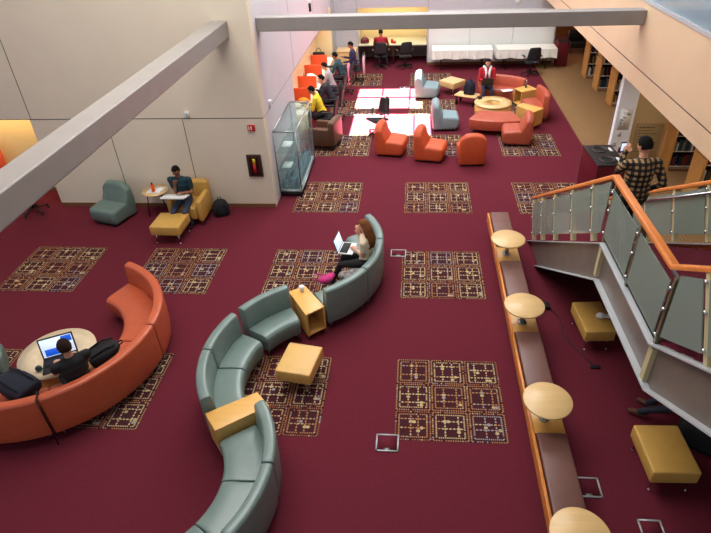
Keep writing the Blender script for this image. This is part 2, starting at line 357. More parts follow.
# ================================================================== CURVED SOFAS
def curved(name, c, rin, rout, a0, a1, m, label, group, back=True, h=0.43, legm=None, backz=0.80):
    """modular curved seat; the empty stands on the floor at the middle of the seat"""
    am = math.radians((a0 + a1) / 2); rm = (rin + rout) / 2; base = Vector((c[0] + rm * math.cos(am), c[1] + rm * math.sin(am), 0))
    root = empty(name, base, 0, label, 'sofa', group); cc = (c[0] - base.x, c[1] - base.y)
    sgn = 1 if a1 > a0 else -1; g = 0.35 * sgn
    rb = rout - 0.15 if back else rout
    pr = [(rin + .02, .14), (rb, .14), (rb, h - .015), (rb - .03, h), (rin + .12, h + .008), (rin + .045, h - .005), (rin + .012, h - .035), (rin, h - .09)]
    n = max(8, int(abs(a1 - a0) / 2.5))
    MB().sweep(pr, cc, a0 + g, a1 - g, n, 0.012).build('seat', m, root)
    if back:
        pr = [(rb + .005, .14), (rout - .01, .14), (rout, .30), (rout, backz - .03), (rout - .025, backz - .005), (rout - .07, backz), (rb + .022, backz - .01), (rb + .005, backz - .04), (rb - .02, h + .02)]
        MB().sweep(pr, cc, a0 + g, a1 - g, n, 0.012).build('backrest', m, root)
    for a in (a0 + g * 9, a1 - g * 9):
        for r in (rin + .10, rout - .08):
            t = math.radians(a); x = cc[0] + r * math.cos(t); y = cc[1] + r * math.sin(t)
            MB().cyl((x, y, 0), (x, y, .15), .012, .02, 10).build('leg', legm or M['steel'], root)
    return root
GG = 'grey-green curved sofa modules'
curved('curved_sofa', (-2.08, 3.61), 1.2, 1.78, -58, -29, M['green'], 'grey-green curved sofa module beside the wooden cube table, with magenta bag', GG)
curved('curved_sofa', (-2.08, 3.61), 1.2, 1.78, -29, 3, M['green'], 'grey-green curved sofa module on which the long-haired person sits', GG)
curved('curved_sofa', (-2.08, 3.61), 1.2, 1.78, 3, 34, M['green'], 'grey-green curved sofa module at the far end behind the laptop person', GG)
curved('curved_sofa', (-0.93, 0.83), 1.17, 1.73, 150, 120, M['green'], 'grey-green curved sofa module left of the wooden table with the white cup', GG)
curved('curved_sofa', (-0.95, 0.81), 1.17, 1.73, 181, 153, M['green'], 'grey-green curved sofa module at the outer left bend of the sofa', GG)
curved('curved_sofa', (-0.95, 0.81), 1.17, 1.73, 213, 181, M['green'], 'grey-green curved sofa module just behind the plain wooden wedge table', GG)
curved('curved_sofa', (-2.86, -1.0), 0.90, 1.57, 37, 1, M['green'], 'grey-green curved sofa module just in front of the plain wooden wedge table', GG)
curved('curved_sofa', (-2.86, -1.0), 0.90, 1.57, 1, -33, M['green'], 'grey-green curved sofa module at the bottom edge of the photo', GG)
curved('curved_sofa', (-2.86, -1.0), 0.90, 1.57, -33, -66, M['green'], 'nearest grey-green curved sofa module, only its corner in view', GG)
OG = 'coral orange sofa modules at left'
curved('curved_sofa', (-5.28, 1.3), 1.03, 1.72, 68, -1, M['coral'], 'orange curved sofa module at the upper end, empty seat', OG, legm=M['black'])
curved('curved_sofa', (-5.28, 1.3), 1.03, 1.72, -1, -62, M['coral'], 'orange curved sofa module behind the person using a laptop', OG)
curved('curved_sofa', (-5.28, 1.3), 1.03, 1.72, -62, -112, M['coral'], 'orange curved sofa module at the lower left with a black bag on it', OG)
RG = 'rust orange sofa modules of the far seating group'
curved('curved_sofa', (2.50, 12.25), 0.95, 1.55, 101, 39, M['rust'], 'rust curved sofa on which the person in a red cardigan sits', RG, backz=0.74)
curved('curved_sofa', (2.50, 11.8), 0.98, 1.60, 24, -18, M['rust'], 'rust curved corner sofa facing left toward the far drum table', RG)
curved('curved_bench', (2.62, 12.3), 1.1, 1.95, -118, -73, M['rust'], 'rust backless curved bench in front of the far drum table', RG, back=False)['category'] = 'bench'

# ------------------------------------------------------------------ wooden wedge tables
def wedge(pts, h, label, open_side=None):
    cx = sum(p[0] for p in pts) / 4; cy = sum(p[1] for p in pts) / 4
    root = empty('wedge_table', (cx, cy, 0), 0, label, 'table', 'wooden wedge tables between sofa modules')
    P = [(p[0] - cx, p[1] - cy) for p in pts]; t = 0.03
    MB().prism(P, h - t, h, 0.004).build('table_top', M['tanwood'], root)
    MB().prism([(x * .99, y * .99) for x, y in P], 0.10, 0.10 + t).build('bottom_panel', M['tanwood'], root)
    for i in range(4):
        if i == open_side: continue
        a = Vector((*P[i], 0)); b = Vector((*P[(i + 1) % 4], 0)); d = (b - a).normalized(); n = Vector((-d.y, d.x, 0))
        if n.dot(-(a + b) / 2) < 0: n = -n
        if open_side is not None and (i + 1) % 4 == open_side: b = b - d * 0.0
        q = [a + n * .0, b + n * .0, b + n * t, a + n * t]
        MB().prism([(v.x * .995, v.y * .995) for v in q], 0.10 + t, h - t).build('side_panel', M['wood'], root, smooth=False)
    for x, y in P: MB().cyl((x * .85, y * .85, 0), (x * .85, y * .85, .101), .014, n=8).build('leg', M['steel'], root)
    return root
M['tanwood'] = wood('golden_maple_top', (226, 174, 92), 0.3, var=0.06)
wedge([(-1.80, 2.42), (-1.56, 2.59), (-1.16, 2.06), (-1.42, 1.84)], 0.55, 'open-ended wooden wedge table holding a white cup between two green modules', 2)
wedge([(-2.37, -0.16), (-1.79, 0.22), (-1.58, 0.0), (-2.16, -0.42)], 0.59, 'plain wooden wedge table between green modules near the bottom of the photo')
wedge([(3.26, 12.85), (3.72, 13.18), (3.96, 12.75), (3.44, 12.50)], 0.55, 'wooden wedge table holding a bottle in the far rust sofa group', 3)
wedge([(3.11, 11.30), (3.32, 11.52), (3.84, 11.06), (3.51, 10.74)], 0.55, 'wooden wedge table at the near right corner of the rust sofa group')

# ------------------------------------------------------------------ drum tables
def drum(loc, r, ri, h, label, m):
    root = empty('drum_table', loc, 0, label, 'table')
    MB().lathe([(ri, h - .035), (ri, h), (r, h), (r, h - .035)], n=56).build('table_top', M['marbletop'] if m else M['woodtop'], root, ang=0.6)
    MB().lathe([(ri, .0), (ri, h - .035), (r * .975, h - .035), (r * .975, .0)], n=56).build('drum_base', M['wood'], root, ang=0.6)
    return root
M['marbletop'] = mat('pale_speckled_laminate', (226, 208, 174), 0.16, var=0.06, scale=14)
drum((-5.03, 1.02, 0), 0.54, 0.20, 0.42, 'low round drum table with centre hole beside the left orange sofa', 1)
drum((2.53, 11.98, 0), 0.55, 0.2, 0.42, 'low round wooden drum table with centre hole in the far rust sofa group', 0)

# ------------------------------------------------------------------ ottomans
def ottoman(loc, rz, sx, sy, h, m, label, legs=.23):
    root = empty('ottoman', loc, rz, label, 'ottoman', 'square vinyl ottomans')
    MB().box(-sx / 2, sx / 2, -sy / 2, sy / 2, legs, h, 0.022).build('cushion', m, root)
    for x in (-1, 1):
        for y in (-1, 1):
            MB().cyl((x * (sx / 2 - .06), y * (sy / 2 - .06), 0.006), (x * (sx / 2 - .08), y * (sy / 2 - .08), legs + .01), .011, .013, 10).ball((x * (sx / 2 - .06), y * (sy / 2 - .06), .018), .018, n=8).build('leg', M['chrome'], root)
    return root
ottoman((-1.39, 1.02, 0), -0.17, 0.52, 0.60, 0.43, M['tanvinyl'], 'tan ottoman inside the curve of the green sofa')
ottoman((-4.78, 4.90, 0), -0.03, 0.62, 0.60, 0.43, M['mustard'], 'yellow ottoman in front of the person in the yellow armchair')
ottoman((3.0, 2.10, 0), 0.07, 0.45, 0.72, 0.43, M['mustard'], 'mustard ottoman under the stair with a white object on it')
ottoman((3.24, -0.30, 0), 0.03, 0.54, 0.68, 0.43, M['mustard'], 'mustard ottoman at the lower right beneath the stair landing')
ottoman((1.43, 14.20, 0), -0.75, 0.62, 0.62, 0.43, M['woodtop'], 'pale wood-coloured ottoman beside the far pale blue chair')
t = empty('side_stool', (1.86, 13.06, 0), -0.5, 'pale wooden stool left of the rust sofa carrying a black backpack', 'stool')
MB().box(-.36, .36, -.22, .22, .27, .31, .01).build('seat', M['woodtop'], t)
for x in (-.3, .3):
    for y in (-.16, .16): MB().box(x - .03, x + .03, y - .03, y + .03, 0, .27).build('leg', M['black'], t)

# ------------------------------------------------------------------ table bench on the right
b = empty('cushioned_bench', (1.9, 0.8, 0), 0, 'long low wooden bench with taupe cushions carrying the round tables', 'bench')
BY0, BY1 = -3.4 - .8, 5.26 - .8
part_box('side_rail', M['woodbench'], b, -.20, -.165, BY0, BY1, 0.26, .44, bev=.004)
part_box('plinth', M['woodbase'], b, -.08, .10, BY0 + .05, BY1 - .05, 0, .26)
part_box('side_rail', M['woodbench'], b, .19, .22, BY0, BY1, 0.24, .40)
part_box('frame', M['woodbench'], b, -.165, .19, BY0, BY1, .26, .37)
ty = [3.79, 1.93, 0.09, -1.62]
for y in ty: part_box('mounting_plate', M['tanwood'], b, -.165, .21, y - .24 - .8, y + .24 - .8, .37, .425, bev=.003)
ed = [5.26] + [v for y in ty for v in (y + .245, y - .245)] + [-3.38]
for k in range(0, len(ed), 2): part_box('seat_cushion', M['cushion'], b, -.15, .21, ed[k + 1] - .8, ed[k] - .8 - .01, .37, .47, bev=.022)
TL = ['round maple table on the bench, farthest from the camera', 'round maple table on the bench, beside the floor cable box', 'round maple table on the bench, level with the large front carpet inlay', 'round maple table on the bench, cut by the bottom edge of the photo']
for y, lb in zip(ty, TL):
    t = empty('round_table', (1.89, y, .4265), 0, lb, 'table', 'round tables on the long bench')
    MB().lathe([(0.001, .305), (.285, .305), (.297, .312), (.297, .328), (.29, .335), (0.001, .335)], n=48).build('table_top', M['woodtop'], t, ang=.6)
    MB().cyl((0, 0, 0), (0, 0, .305), .035, n=20).cyl((0, 0, 0), (0, 0, .012), .07, n=20).build('pedestal', M['steel'], t)

# ------------------------------------------------------------------ lounge chairs
def lounge_chair(loc, yaw, m, label, group, s=1.0, wd=0.70):
    """faces local +y"""
    root = empty('lounge_chair', loc, yaw, label, 'armchair' if False else 'chair', group)
    hw = wd / 2 * s
    def slab(pts, bev):
        n = len(pts); vs = [(-hw, y * s, z * s) for y, z in pts] + [(hw, y * s, z * s) for y, z in pts]
        return MB().poly(vs, [tuple(range(n)), tuple(range(n, 2 * n))] + [(i, (i + 1) % n, n + (i + 1) % n, n + i) for i in range(n)], bev, 5)
    slab([(-.16, .04), (.36, .04), (.42, .20), (.40, .40), (.02, .43), (-.16, .42)], .075).build('seat', m, root)
    # arched back
    vs = []; fs = []; NX = 12; prof = [(-.02, .05), (-.02, .40), (-.12, .60), (-.16, .80), (-.24, .86), (-.36, .80), (-.38, .45), (-.34, .05)]; m_ = len(prof)
    for i in range(NX + 1):
        u = -1 + 2 * i / NX; arch = (1 - abs(u) ** 3.2) * 1.0; e = 1 - 0.22 * abs(u) ** 6
        for (y, z) in prof:
            zz = z if z < .42 else .42 + (z - .42) * (0.62 + 0.38 * arch)
            cy = -.2; vs.append((u * hw, (cy + (y - cy) * e) * s, zz * s))
    for i in range(NX):
        for k in range(m_): fs.append((i * m_ + k, (i + 1) * m_ + k, (i + 1) * m_ + (k + 1) % m_, i * m_ + (k + 1) % m_))
    fs += [tuple(range(m_)), tuple(range(NX * m_, NX * m_ + m_))]
    o = MB().poly(vs, fs, .03, 3).build('backrest', m, root, ang=1.2)
    part_box('base', M['black'], root, -hw + .06, hw - .06, -.3 * s, .34 * s, 0, .06)
    return root
LG = 'orange lounge chairs by the sun patch'
lounge_chair((-0.42, 9.28, 0), -1.75, M['orangefab'], 'orange lounge chair turned right, leftmost, in front of the mesh chair', LG)
lounge_chair((0.60, 8.92, 0), -1.80, M['orangefab'], 'orange lounge chair turned right, between the other two orange ones', LG)
lounge_chair((1.64, 8.70, 0), 0.05, M['orangefab'], 'orange lounge chair seen from behind beside the far sofa group', LG, wd=.66)
lounge_chair((2.98, 9.96, 0), 1.50, M['rust'], 'orange lounge chair on the inlay, turned left, at the rust sofa group', LG)
BG = 'pale blue lounge chairs'
lounge_chair((0.58, 13.85, 0), -1.70, M['bluevinyl'], 'pale blue lounge chair beside the pale ottoman, farther one', BG, wd=.72)
lounge_chair((1.05, 11.05, 0), -1.55, M['bluevinyl'], 'pale blue lounge chair nearer the orange chairs at the sun patch edge', BG, wd=.68)
lounge_chair((-6.38, 5.70, 0), PI - 0.30, M['greenvinyl'], 'sea-green lounge chair against the white wall', 'sea-green lounge chairs', .95, .72)
lounge_chair((-6.16, 0.74, 0), 0.6, M['greenvinyl'], 'sea-green lounge chair cut by the left edge beside the orange sofa', 'sea-green lounge chairs', 1.0, .72)

# ------------------------------------------------------------------ club armchairs
def armchair(loc, yaw, m, label, legs=M['black']):
    root = empty('armchair', loc, yaw, label, 'armchair')
    part_box('seat', m, root, -.24, .24, -.22, .36, .16, .44, bev=.04)
    part_box('backrest', m, root, -.36, .36, -.38, -.20, .14, .80, bev=.05)
    for s_ in (-1, 1): part_box('armrest', m, root, min(s_ * .25, s_ * .37), max(s_ * .25, s_ * .37), -.24, .36, .12, .60, bev=.04)
    for x in (-.3, .3):
        for y in (-.3, .3): MB().cyl((x, y, 0), (x, y, .16), .02, .025, 8).build('leg', legs, root)
    return root
armchair((-4.62, 5.72, 0), PI, M['mustard'], 'yellow armchair against the white wall, occupied by the person with a binder', M['woodbase'])
armchair((-2.22, 9.72, 0), 1.35, M['brownvinyl'], 'brown leather armchair behind the glass display case')

# ------------------------------------------------------------------ office chairs
def office_chair():
    root = empty('office_chair', (0, 0, 0), 0, 'x', 'office chair', 'black mesh office chairs')
    part_box('seat', M['blackfab'], root, -.24, .24, -.22, .25, .42, .47, bev=.02)
    mb = MB(); vs = []; fs = []; NX = 8; NZ = 6
    for j in range(NZ + 1):
        v = j / NZ
        for i in range(NX + 1):
            u = -1 + 2 * i / NX; wd = .24 - .05 * v * v; vs.append((u * wd, -.24 - .08 * v + .05 * u * u, .56 + .46 * v - .03 * abs(u) ** 3 * (1 if j == NZ else 0)))
    n1 = len(vs); vs += [(x, y - .022, z) for x, y, z in vs]
    for j in range(NZ):
        for i in range(NX):
            a = j * (NX + 1) + i; q = (a, a + 1, a + NX + 2, a + NX + 1); fs += [q, tuple(k + n1 for k in q)]
    rim = [i for i in range(NX + 1)] + [(j) * (NX + 1) + NX for j in range(1, NZ + 1)] + [NZ * (NX + 1) + i for i in range(NX - 1, -1, -1)] + [j * (NX + 1) for j in range(NZ - 1, 0, -1)]
    for k in range(len(rim)): a, c = rim[k], rim[(k + 1) % len(rim)]; fs.append((a, c, c + n1, a + n1))
    mb.poly(vs, fs).build('backrest', M['mesh'], root)
    MB().tube([(0, -.12, .45), (0, -.30, .46), (0, -.30, .75)], .018).build('back_support', M['black'], root)
    for s_ in (-1, 1): MB().tube([(s_ * .22, -.02, .46), (s_ * .29, -.02, .50), (s_ * .30, -.04, .66)], .014).box(min(s_ * .27, s_ * .33), max(s_ * .27, s_ * .33), -.15, .12, .66, .69, .01).build('armrest', M['black'], root)
    MB().cyl((0, 0, .08), (0, 0, .42), .03, .025, 12).build('gas_column', M['black'], root)
    mb = MB()
    for k in range(5):
        a = 2 * PI * k / 5 + .3; mb.tube([(0, 0, .12), (.30 * math.cos(a), .30 * math.sin(a), .075)], .02)
    mb.build('star_base', M['black'], root)
    for k in range(5):
        a = 2 * PI * k / 5 + .3; x, y = .30 * math.cos(a), .30 * math.sin(a); MB().cyl((x - .02, y, .03), (x + .02, y, .03), .03, n=10).build('caster', M['black'], root)
    return root
oc = office_chair(); OCS = [((-0.84, 10.55, 0), 2.25, 'black mesh office chair alone in the sun patch'),
 ((-8.45, 5.95, 0), 0.5, 'black office chair partly hidden below the big beam at the left alcove'),
 ((-1.12, 17.25, 0), 0.05, 'black mesh office chair under the person in the crimson shirt'), ((-0.22, 17.22, 0), 0.3, 'empty black mesh office chair at the far counter'),
 ((4.32, 16.15, 0), 0.15, 'black mesh office chair in front of the right cloth-covered table'),
 ((-2.28, 10.72, 0), PI / 2, 'black office chair under the person in yellow'), ((-2.22, 11.85, 0), PI / 2, 'black office chair draped with a dark jacket'),
 ((-2.28, 13.05, 0), PI / 2, 'office chair under the person in the light grey shirt'), ((-2.18, 14.25, 0), PI / 2, 'office chair under the person in the dark teal top'), ((-1.92, 15.5, 0), PI / 2, 'office chair with a pale jacket under the person in navy')]
for i, (l, r, lb) in enumerate(OCS):
    if i == 0: oc.location = l; oc.rotation_euler = (0, 0, r); oc['label'] = lb
    else: dup(oc, l, r, lb)

# ------------------------------------------------------------------ display case
c = empty('display_case', (-2.68, 8.0, 0), 0, 'long glass display case with steel edges against the side wall', 'display case')
x0, x1, y0, y1 = -.20, .30, -1.24, .72
part_box('plinth', M['black'], c, x0, x1, y0, y1, 0, .12); part_box('deck', mat('case_deck', (190, 196, 198), .6), c, x0 + .02, x1 - .02, y0 + .02, y1 - .02, .12, .15)
mb = MB()
for x in (x0, x1):
    for y in (y0, y1): mb.box(x - .012, x + .012, y - .012, y + .012, .12, 1.57)
for z in (.13, 1.57):
    for x in (x0, x1): mb.box(x - .012, x + .012, y0, y1, z - .012, z + .012)
    for y in (y0, y1): mb.box(x0, x1, y - .012, y + .012, z - .012, z + .012)
mb.build('frame', M['steel'], c)
for n_, a in (('front_pane', (x0, x1, y0 - .004, y0 + .004, .14, 1.56)), ('side_pane', (x1 - .004, x1 + .004, y0, y1, .14, 1.56)), ('top_pane', (x0, x1, y0, y1, 1.566, 1.574)), ('end_pane', (x0, x1, y1 - .004, y1 + .004, .14, 1.56))):
    part_box(n_, M['caseglass'], c, *a)
for z in (.62, 1.05): part_box('shelf', M['caseglass'], c, x0 + .01, x1 - .12, y0 + .02, y1 - .02, z, z + .01)
mb = MB(); vs = []; fs = []
for i in range(9):
    for j in range(13): vs.append((x0 + .04 + i * .05, y0 + .06 + j * .145, .27 + .10 * math.sin(i * 1.7 + j) * math.cos(j * 1.1) + .16 * (i / 8)))
n1 = len(vs); vs += [(x, y, .15) for x, y, z in vs]
for i in range(8):
    for j in range(12):
        a = i * 13 + j; fs.append((a, a + 1, a + 14, a + 13))
rim = [j for j in range(13)] + [i * 13 + 12 for i in range(1, 9)] + [8 * 13 + j for j in range(11, -1, -1)] + [i * 13 for i in range(7, 0, -1)]
for k in range(len(rim)): a, d = rim[k], rim[(k + 1) % len(rim)]; fs.append((a, d, d + n1, a + n1))
tc_ = mb.poly(vs, fs).build('draped_fabric', M['teal']); tc_.location = (-2.68, 8.0, 0.003); tag(tc_, 'rippled teal fabric spread on the bottom of the display case', 'fabric')
for k, (y, z, lb) in enumerate(((-.9, .632, 'white card lying on the lower glass shelf of the display case'), (-.7, 1.062, 'white card lying on the upper glass shelf of the display case'))):
    o = MB().box(-.11, .11, -.16, .16, 0, .015).build('display_card', M['paper']); o.location = (-2.72, 8.0 + y, z); tag(o, lb, 'card', 'cards in the display case')

# ------------------------------------------------------------------ study carrels
for k, (y, lb) in enumerate(((11.33, 'study carrel with orange divider nearest the display case'), (12.50, 'study carrel with orange divider beside the dark-jacket person'), (13.72, 'study carrel with orange divider in front of the grey shirt person'), (14.95, 'study carrel with orange divider carrying the black handbag'))):
    c = empty('study_carrel', (-3.1, y, 0), 0, lb, 'desk', 'orange study carrels')
    part_box('desktop', mat('desk_pale', (232, 222, 205), .4) if k == 0 else bpy.data.materials['desk_pale'], c, -.31, .34, .025, 1.14, .71, .74, bev=.004)
    part_box('divider', M['divider'], c, -.31, .26, -.02, .02, .0, 1.10, bev=.004)
c = empty('study_carrel', (-3.1, 10.12, 0), 0, 'end study carrel desk beside the person in yellow, half hidden by the display case', 'desk', 'orange study carrels')
part_box('desktop', bpy.data.materials['desk_pale'], c, -.31, .34, .025, 1.17, .71, .74); part_box('leg_panel', M['wall_cream'], c, -.31, .36, -.02, .02, 0, .74)

# far counter and cloth tables
c = empty('counter_desk', (-0.69, 18.3, 0), 0, 'long pale counter built into the lit recess of the far wall', 'desk')
part_box('countertop', mat('counter_top', (188, 186, 158), .4), c, -1.325, 1.30, -.68, .58, .72, .76, bev=.004)
part_box('support_panel', mat('red_support', (120, 40, 40), .5), c, .0, .03, -.55, .5, 0, .72)
for x0, x1, lb in ((0.80, 3.02, 'folding table under a white cloth, left of the two against the white panels'), (3.16, 5.32, 'folding table under a white cloth, right one beside the maroon bin')):
    t = empty('folding_table', ((x0 + x1) / 2, 17.1, 0), 0, lb.replace('under', 'hidden under'), 'table', 'folding tables under white cloths'); hw = (x1 - x0) / 2
    part_box('tabletop', M['white'], t, -hw + .03, hw - .03, -.36, .36, .70, .735)
    for x in (-hw + .35, hw - .35): MB().tube([(x, -.28, 0), (x, -.28, .70)], .014).tube([(x, .28, 0), (x, .28, .70)], .014).tube([(x, -.28, .25), (x, .28, .25)], .01).build('leg', M['black'], t)
    # cloth: top + scalloped skirt
    mb = MB(); n = 60; per = []; W_, D_ = 2 * hw, .78
    for k in range(n):
        tt = k / n * 2 * (W_ + D_)
        if tt < W_: p = (-hw + tt, -D_ / 2, 0, -1)
        elif tt < W_ + D_: p = (hw, -D_ / 2 + tt - W_, 1, 0)
        elif tt < 2 * W_ + D_: p = (hw - (tt - W_ - D_), D_ / 2, 0, 1)
        else: p = (-hw, D_ / 2 - (tt - 2 * W_ - D_), -1, 0)
        per.append(p)
    vs = [(p[0], p[1], .742) for p in per] + [(p[0] + p[2] * (.03 + .02 * math.sin(k * 2.1)), p[1] + p[3] * (.03 + .02 * math.sin(k * 2.1)), .44 - .02 * math.sin(k * .9)) for k, p in enumerate(per)]
    vs += [(x, y, z - .004) if i < n else (x * .998, y, z) for i, (x, y, z) in enumerate(vs)]
    fs = [tuple(range(n))] + [(k, (k + 1) % n, n + (k + 1) % n, n + k) for k in range(n)]
    o = mb.poly(vs[:2 * n], fs).build('tablecloth', M['cloth'], smooth=False); o.location = ((x0 + x1) / 2, 17.1, 0); tag(o, ('white cloth draped over the left far folding table' if x0 < 1 else 'white cloth draped over the right far folding table, reaching the bin'), 'tablecloth', 'white cloths on the far tables')
    sm = o.modifiers.new('s', 'SOLIDIFY'); sm.thickness = .004
# maroon bins
b_ = empty('waste_bin', (5.62, 17.35, 0), 0, 'maroon waste bin at the right end of the far cloth-covered table', 'bin')
part_box('body', M['maroon'], b_, -.2, .2, -.22, .22, 0, .86, bev=.01); part_box('lid', M['black'], b_, -.21, .21, -.23, .23, .86, .90, bev=.01)
b_ = empty('recycling_station', (4.33, 6.95, 0), 0.05, 'maroon recycling station with two black openings in front of the white column', 'bin')
part_box('body', M['maroon'], b_, -.30, .30, -.55, .50, 0, .93, bev=.01)
tp = part_box('lid', M['black'], b_, -.31, .31, -.56, .51, .93, .96, bev=.006)
for y in (-.28, .24):
    MB().lathe([(.13, .96), (.13, .975), (.16, .975), (.16, .96)], c=(-.03, y), n=24).build('opening_ring', mat('ring', (60, 60, 64), .25), b_); MB().box(.18, .25, y - .09, y + .09, .96, .966).build('sticker', M['white'], b_)

# ================================================================== STAIR
X0 = 2.54; X1 = 3.98; YA = 1.17; ZL = 2.36; TS = math.tan(0.56); YB = -0.61
st = empty('staircase', (3.2, 3.0, 0), 0, 'steel staircase with maroon treads, glass panels and orange wooden handrails', 'staircase')
def SP(x, y, z): return (x - 3.2, y - 3.0, z)
def plate(x, pts, t):  # pts in (y,z) extruded along x
    n = len(pts); vs = [SP(x, y, z) for y, z in pts] + [SP(x + t, y, z) for y, z in pts]
    return vs, [tuple(range(n)), tuple(range(n, 2 * n))] + [(i, (i + 1) % n, n + (i + 1) % n, n + i) for i in range(n)]
YF = YA + ZL / TS; YT = YB - (4.0 - ZL) / TS
top = [(YF, 0), (YA, ZL), (YB, ZL), (YT, 4.0)]
D = 0.46; Dv = D / math.cos(.56)
bot = [(YT - .05, 4.0 - Dv), (YB - .17, ZL - D + .02), (YA - .10, ZL - D - .02), (YF - Dv / TS, 0)]
for x, nm in ((X0, 'outer_stringer'), (X1, 'inner_stringer')):
    MB().poly(*plate(x, top + bot, .02)).build(nm, M['stringer'] if x == X0 else M['woodrail'], st, smooth=False)
    mb = MB()
    for line in (top, bot[::-1]):
        for (ya, za), (yb, zb) in zip(line[:-1], line[1:]):
            v, f = plate(x - .07, [(ya, za), (yb, zb), (yb, zb - .018), (ya, za - .018)], .10); mb.poly(v, f)
    mb.build('flange', M['flange'], st, smooth=False)
for y, z0, z1 in ((YA - .03, ZL - D, ZL), (YB - .03, ZL - D, ZL)): MB().box(X0 - .05 - 3.2, X0 - 3.2, y - .04 - 3.0, y + .04 - 3.0, z0, z1 - .018).build('stiffener', M['postcream'], st, smooth=False)
# treads and landing
nT = 13; zt = ZL - .12
for k in range(nT):
    z = zt - (k + 1) * (zt / (nT + 1)); y = YA + (k) * ((YF - YA) / (nT + 1)) + .02; dy = (YF - YA) / (nT + 1)
    MB().box(X0 + .02 - 3.2, X1 - 3.2, y - 3.0, y + dy + .02 - 3.0, z - .12, z).build('tread', M['carpet'], st)
MB().box(X0 + .02 - 3.2, X1 - 3.2, YB - 3.0, YA + .02 - 3.0, zt - .16, zt).build('landing', M['carpet'], st)
nB = 9; dz = (4.0 - ZL) / nB; dy = (YB - YT) / nB
for k in range(nB): MB().box(X0 + .02 - 3.2, X1 - 3.2, YB - (k + 1) * dy - .02 - 3.0, YB - k * dy - 3.0, zt + (k + 1) * dz - .14, zt + (k + 1) * dz).build('tread', M['carpet'], st)
# guards
nA = Vector((0, math.sin(.56), math.cos(.56))); eA = Vector((0, math.cos(.56), -math.sin(.56))); eB = Vector((0, -math.cos(.56), math.sin(.56)))
H = 0.80
def guard(x, sgn):
    A = Vector((x, YA + .05, ZL)); B = Vector((x, YB, ZL)); o3 = Vector((3.2, 3.0, 0)); up = Vector((0, 0, 1))
    LA = (YF - YA) / math.cos(.56)
    posts = [(A + Vector((0, -.02, 0)), up)] + [(A.lerp(B, .5), up), (B, up)]
    ta = [.42, 1.36, 2.38, 3.30, 4.05]
    posts += [(A + eA * t, nA) for t in ta] + [(B + eB * t, nA) for t in (.95, 1.9)]
    for p, n in posts:
        q = p - o3; r_ = n.to_track_quat('Z', 'Y').to_matrix().to_4x4(); Mx = Matrix.Translation(q) @ Matrix.Rotation(-math.acos(max(-1, min(1, n.z))), 4, 'X')
        wd = .022 if n is up else .03
        MB().box(-.035, .035, -wd, wd, -.01, H - .04, .003, Mx).build('post', M['postcream'] if n is not up else mat('olive_steel_post', (96, 88, 62), .4) if 'olive_steel_post' not in bpy.data.materials else bpy.data.materials['olive_steel_post'], st)
        for hz in (.12, .42, .66): MB().cyl(Mx @ Vector((-.06, 0, hz)), Mx @ Vector((-.03, 0, hz)), .018, n=10).build('glass_clamp', M['chrome'], st)
    def pane(a, b, n, g0, g1, k=0):
        d = (b - a); L = d.length; d.normalize(); P = [a + d * (.05 + k * g0 * .627) + n * g0, b - d * .05 + n * g0, b - d * .05 + n * g1, a + d * (.05 + k * g1 * .627) + n * g1]
        xx = Vector((-.045, 0, 0)); vs = [p - o3 + xx for p in P] + [p - o3 + xx + Vector((.012, 0, 0)) for p in P]
        MB().poly(vs, [(0, 1, 2, 3), (4, 5, 6, 7), (0, 1, 5, 4), (1, 2, 6, 5), (2, 3, 7, 6), (3, 0, 4, 7)]).build('glass_panel', M['railglass'], st, smooth=False)
    pane(A, A.lerp(B, .5), up, .08, H - .10); pane(A.lerp(B, .5), B, up, .08, H - .10)
    tt = [0.05] + ta
    for a_, b_ in zip(tt[:-1], tt[1:]): pane(A + eA * a_, A + eA * b_, nA, .09, H - .12, -1 if a_ < .1 else 0)
    tb = [0.05, .95, 1.9, 2.85]
    for a_, b_ in zip(tb[:-1], tb[1:]): pane(B + eB * a_, B + eB * b_, nA, .09, H - .12, 1 if a_ < .1 else 0)
    # handrail: rounded wooden rail following posts' tops, with a steel tube beneath
    k = H * math.tan(.28)
    P = [A + eA * 4.12 + nA * H, A + up * H + Vector((0, .12, -.0)) * 1, B + up * H, B + eB * 2.9 + nA * H]
    P[1] = Vector((x, A.y + .10, ZL + H)); P[2] = Vector((x, B.y + .12, ZL + H))
    for a_, b_ in zip(P[:-1], P[1:]):
        d = (b_ - a_).normalized(); nn = Vector((1, 0, 0)); u = d.cross(nn).normalized(); u = u if u.z > 0 else -u
        prof = [(-.045, -.022), (-.045, .012), (-.03, .03), (.03, .03), (.045, .012), (.045, -.022)]
        vs = [a_ - o3 + nn * p + u * q for p, q in prof] + [b_ - o3 + nn * p + u * q for p, q in prof]; n = 6
        MB().poly(vs, [tuple(range(n)), tuple(range(n, 2 * n))] + [(i, (i + 1) % n, n + (i + 1) % n, n + i) for i in range(n)], .004).build('handrail', M['woodrail'], st)
        mb = MB(); mb.cyl(a_ - o3 - u * .14 + nn * .07 * sgn, b_ - o3 - u * .14 + nn * .07 * sgn, .017, n=10)
        mb.build('grab_tube', M['chrome'], st)
guard(X0 + .01, 1); guard(X1, -1)

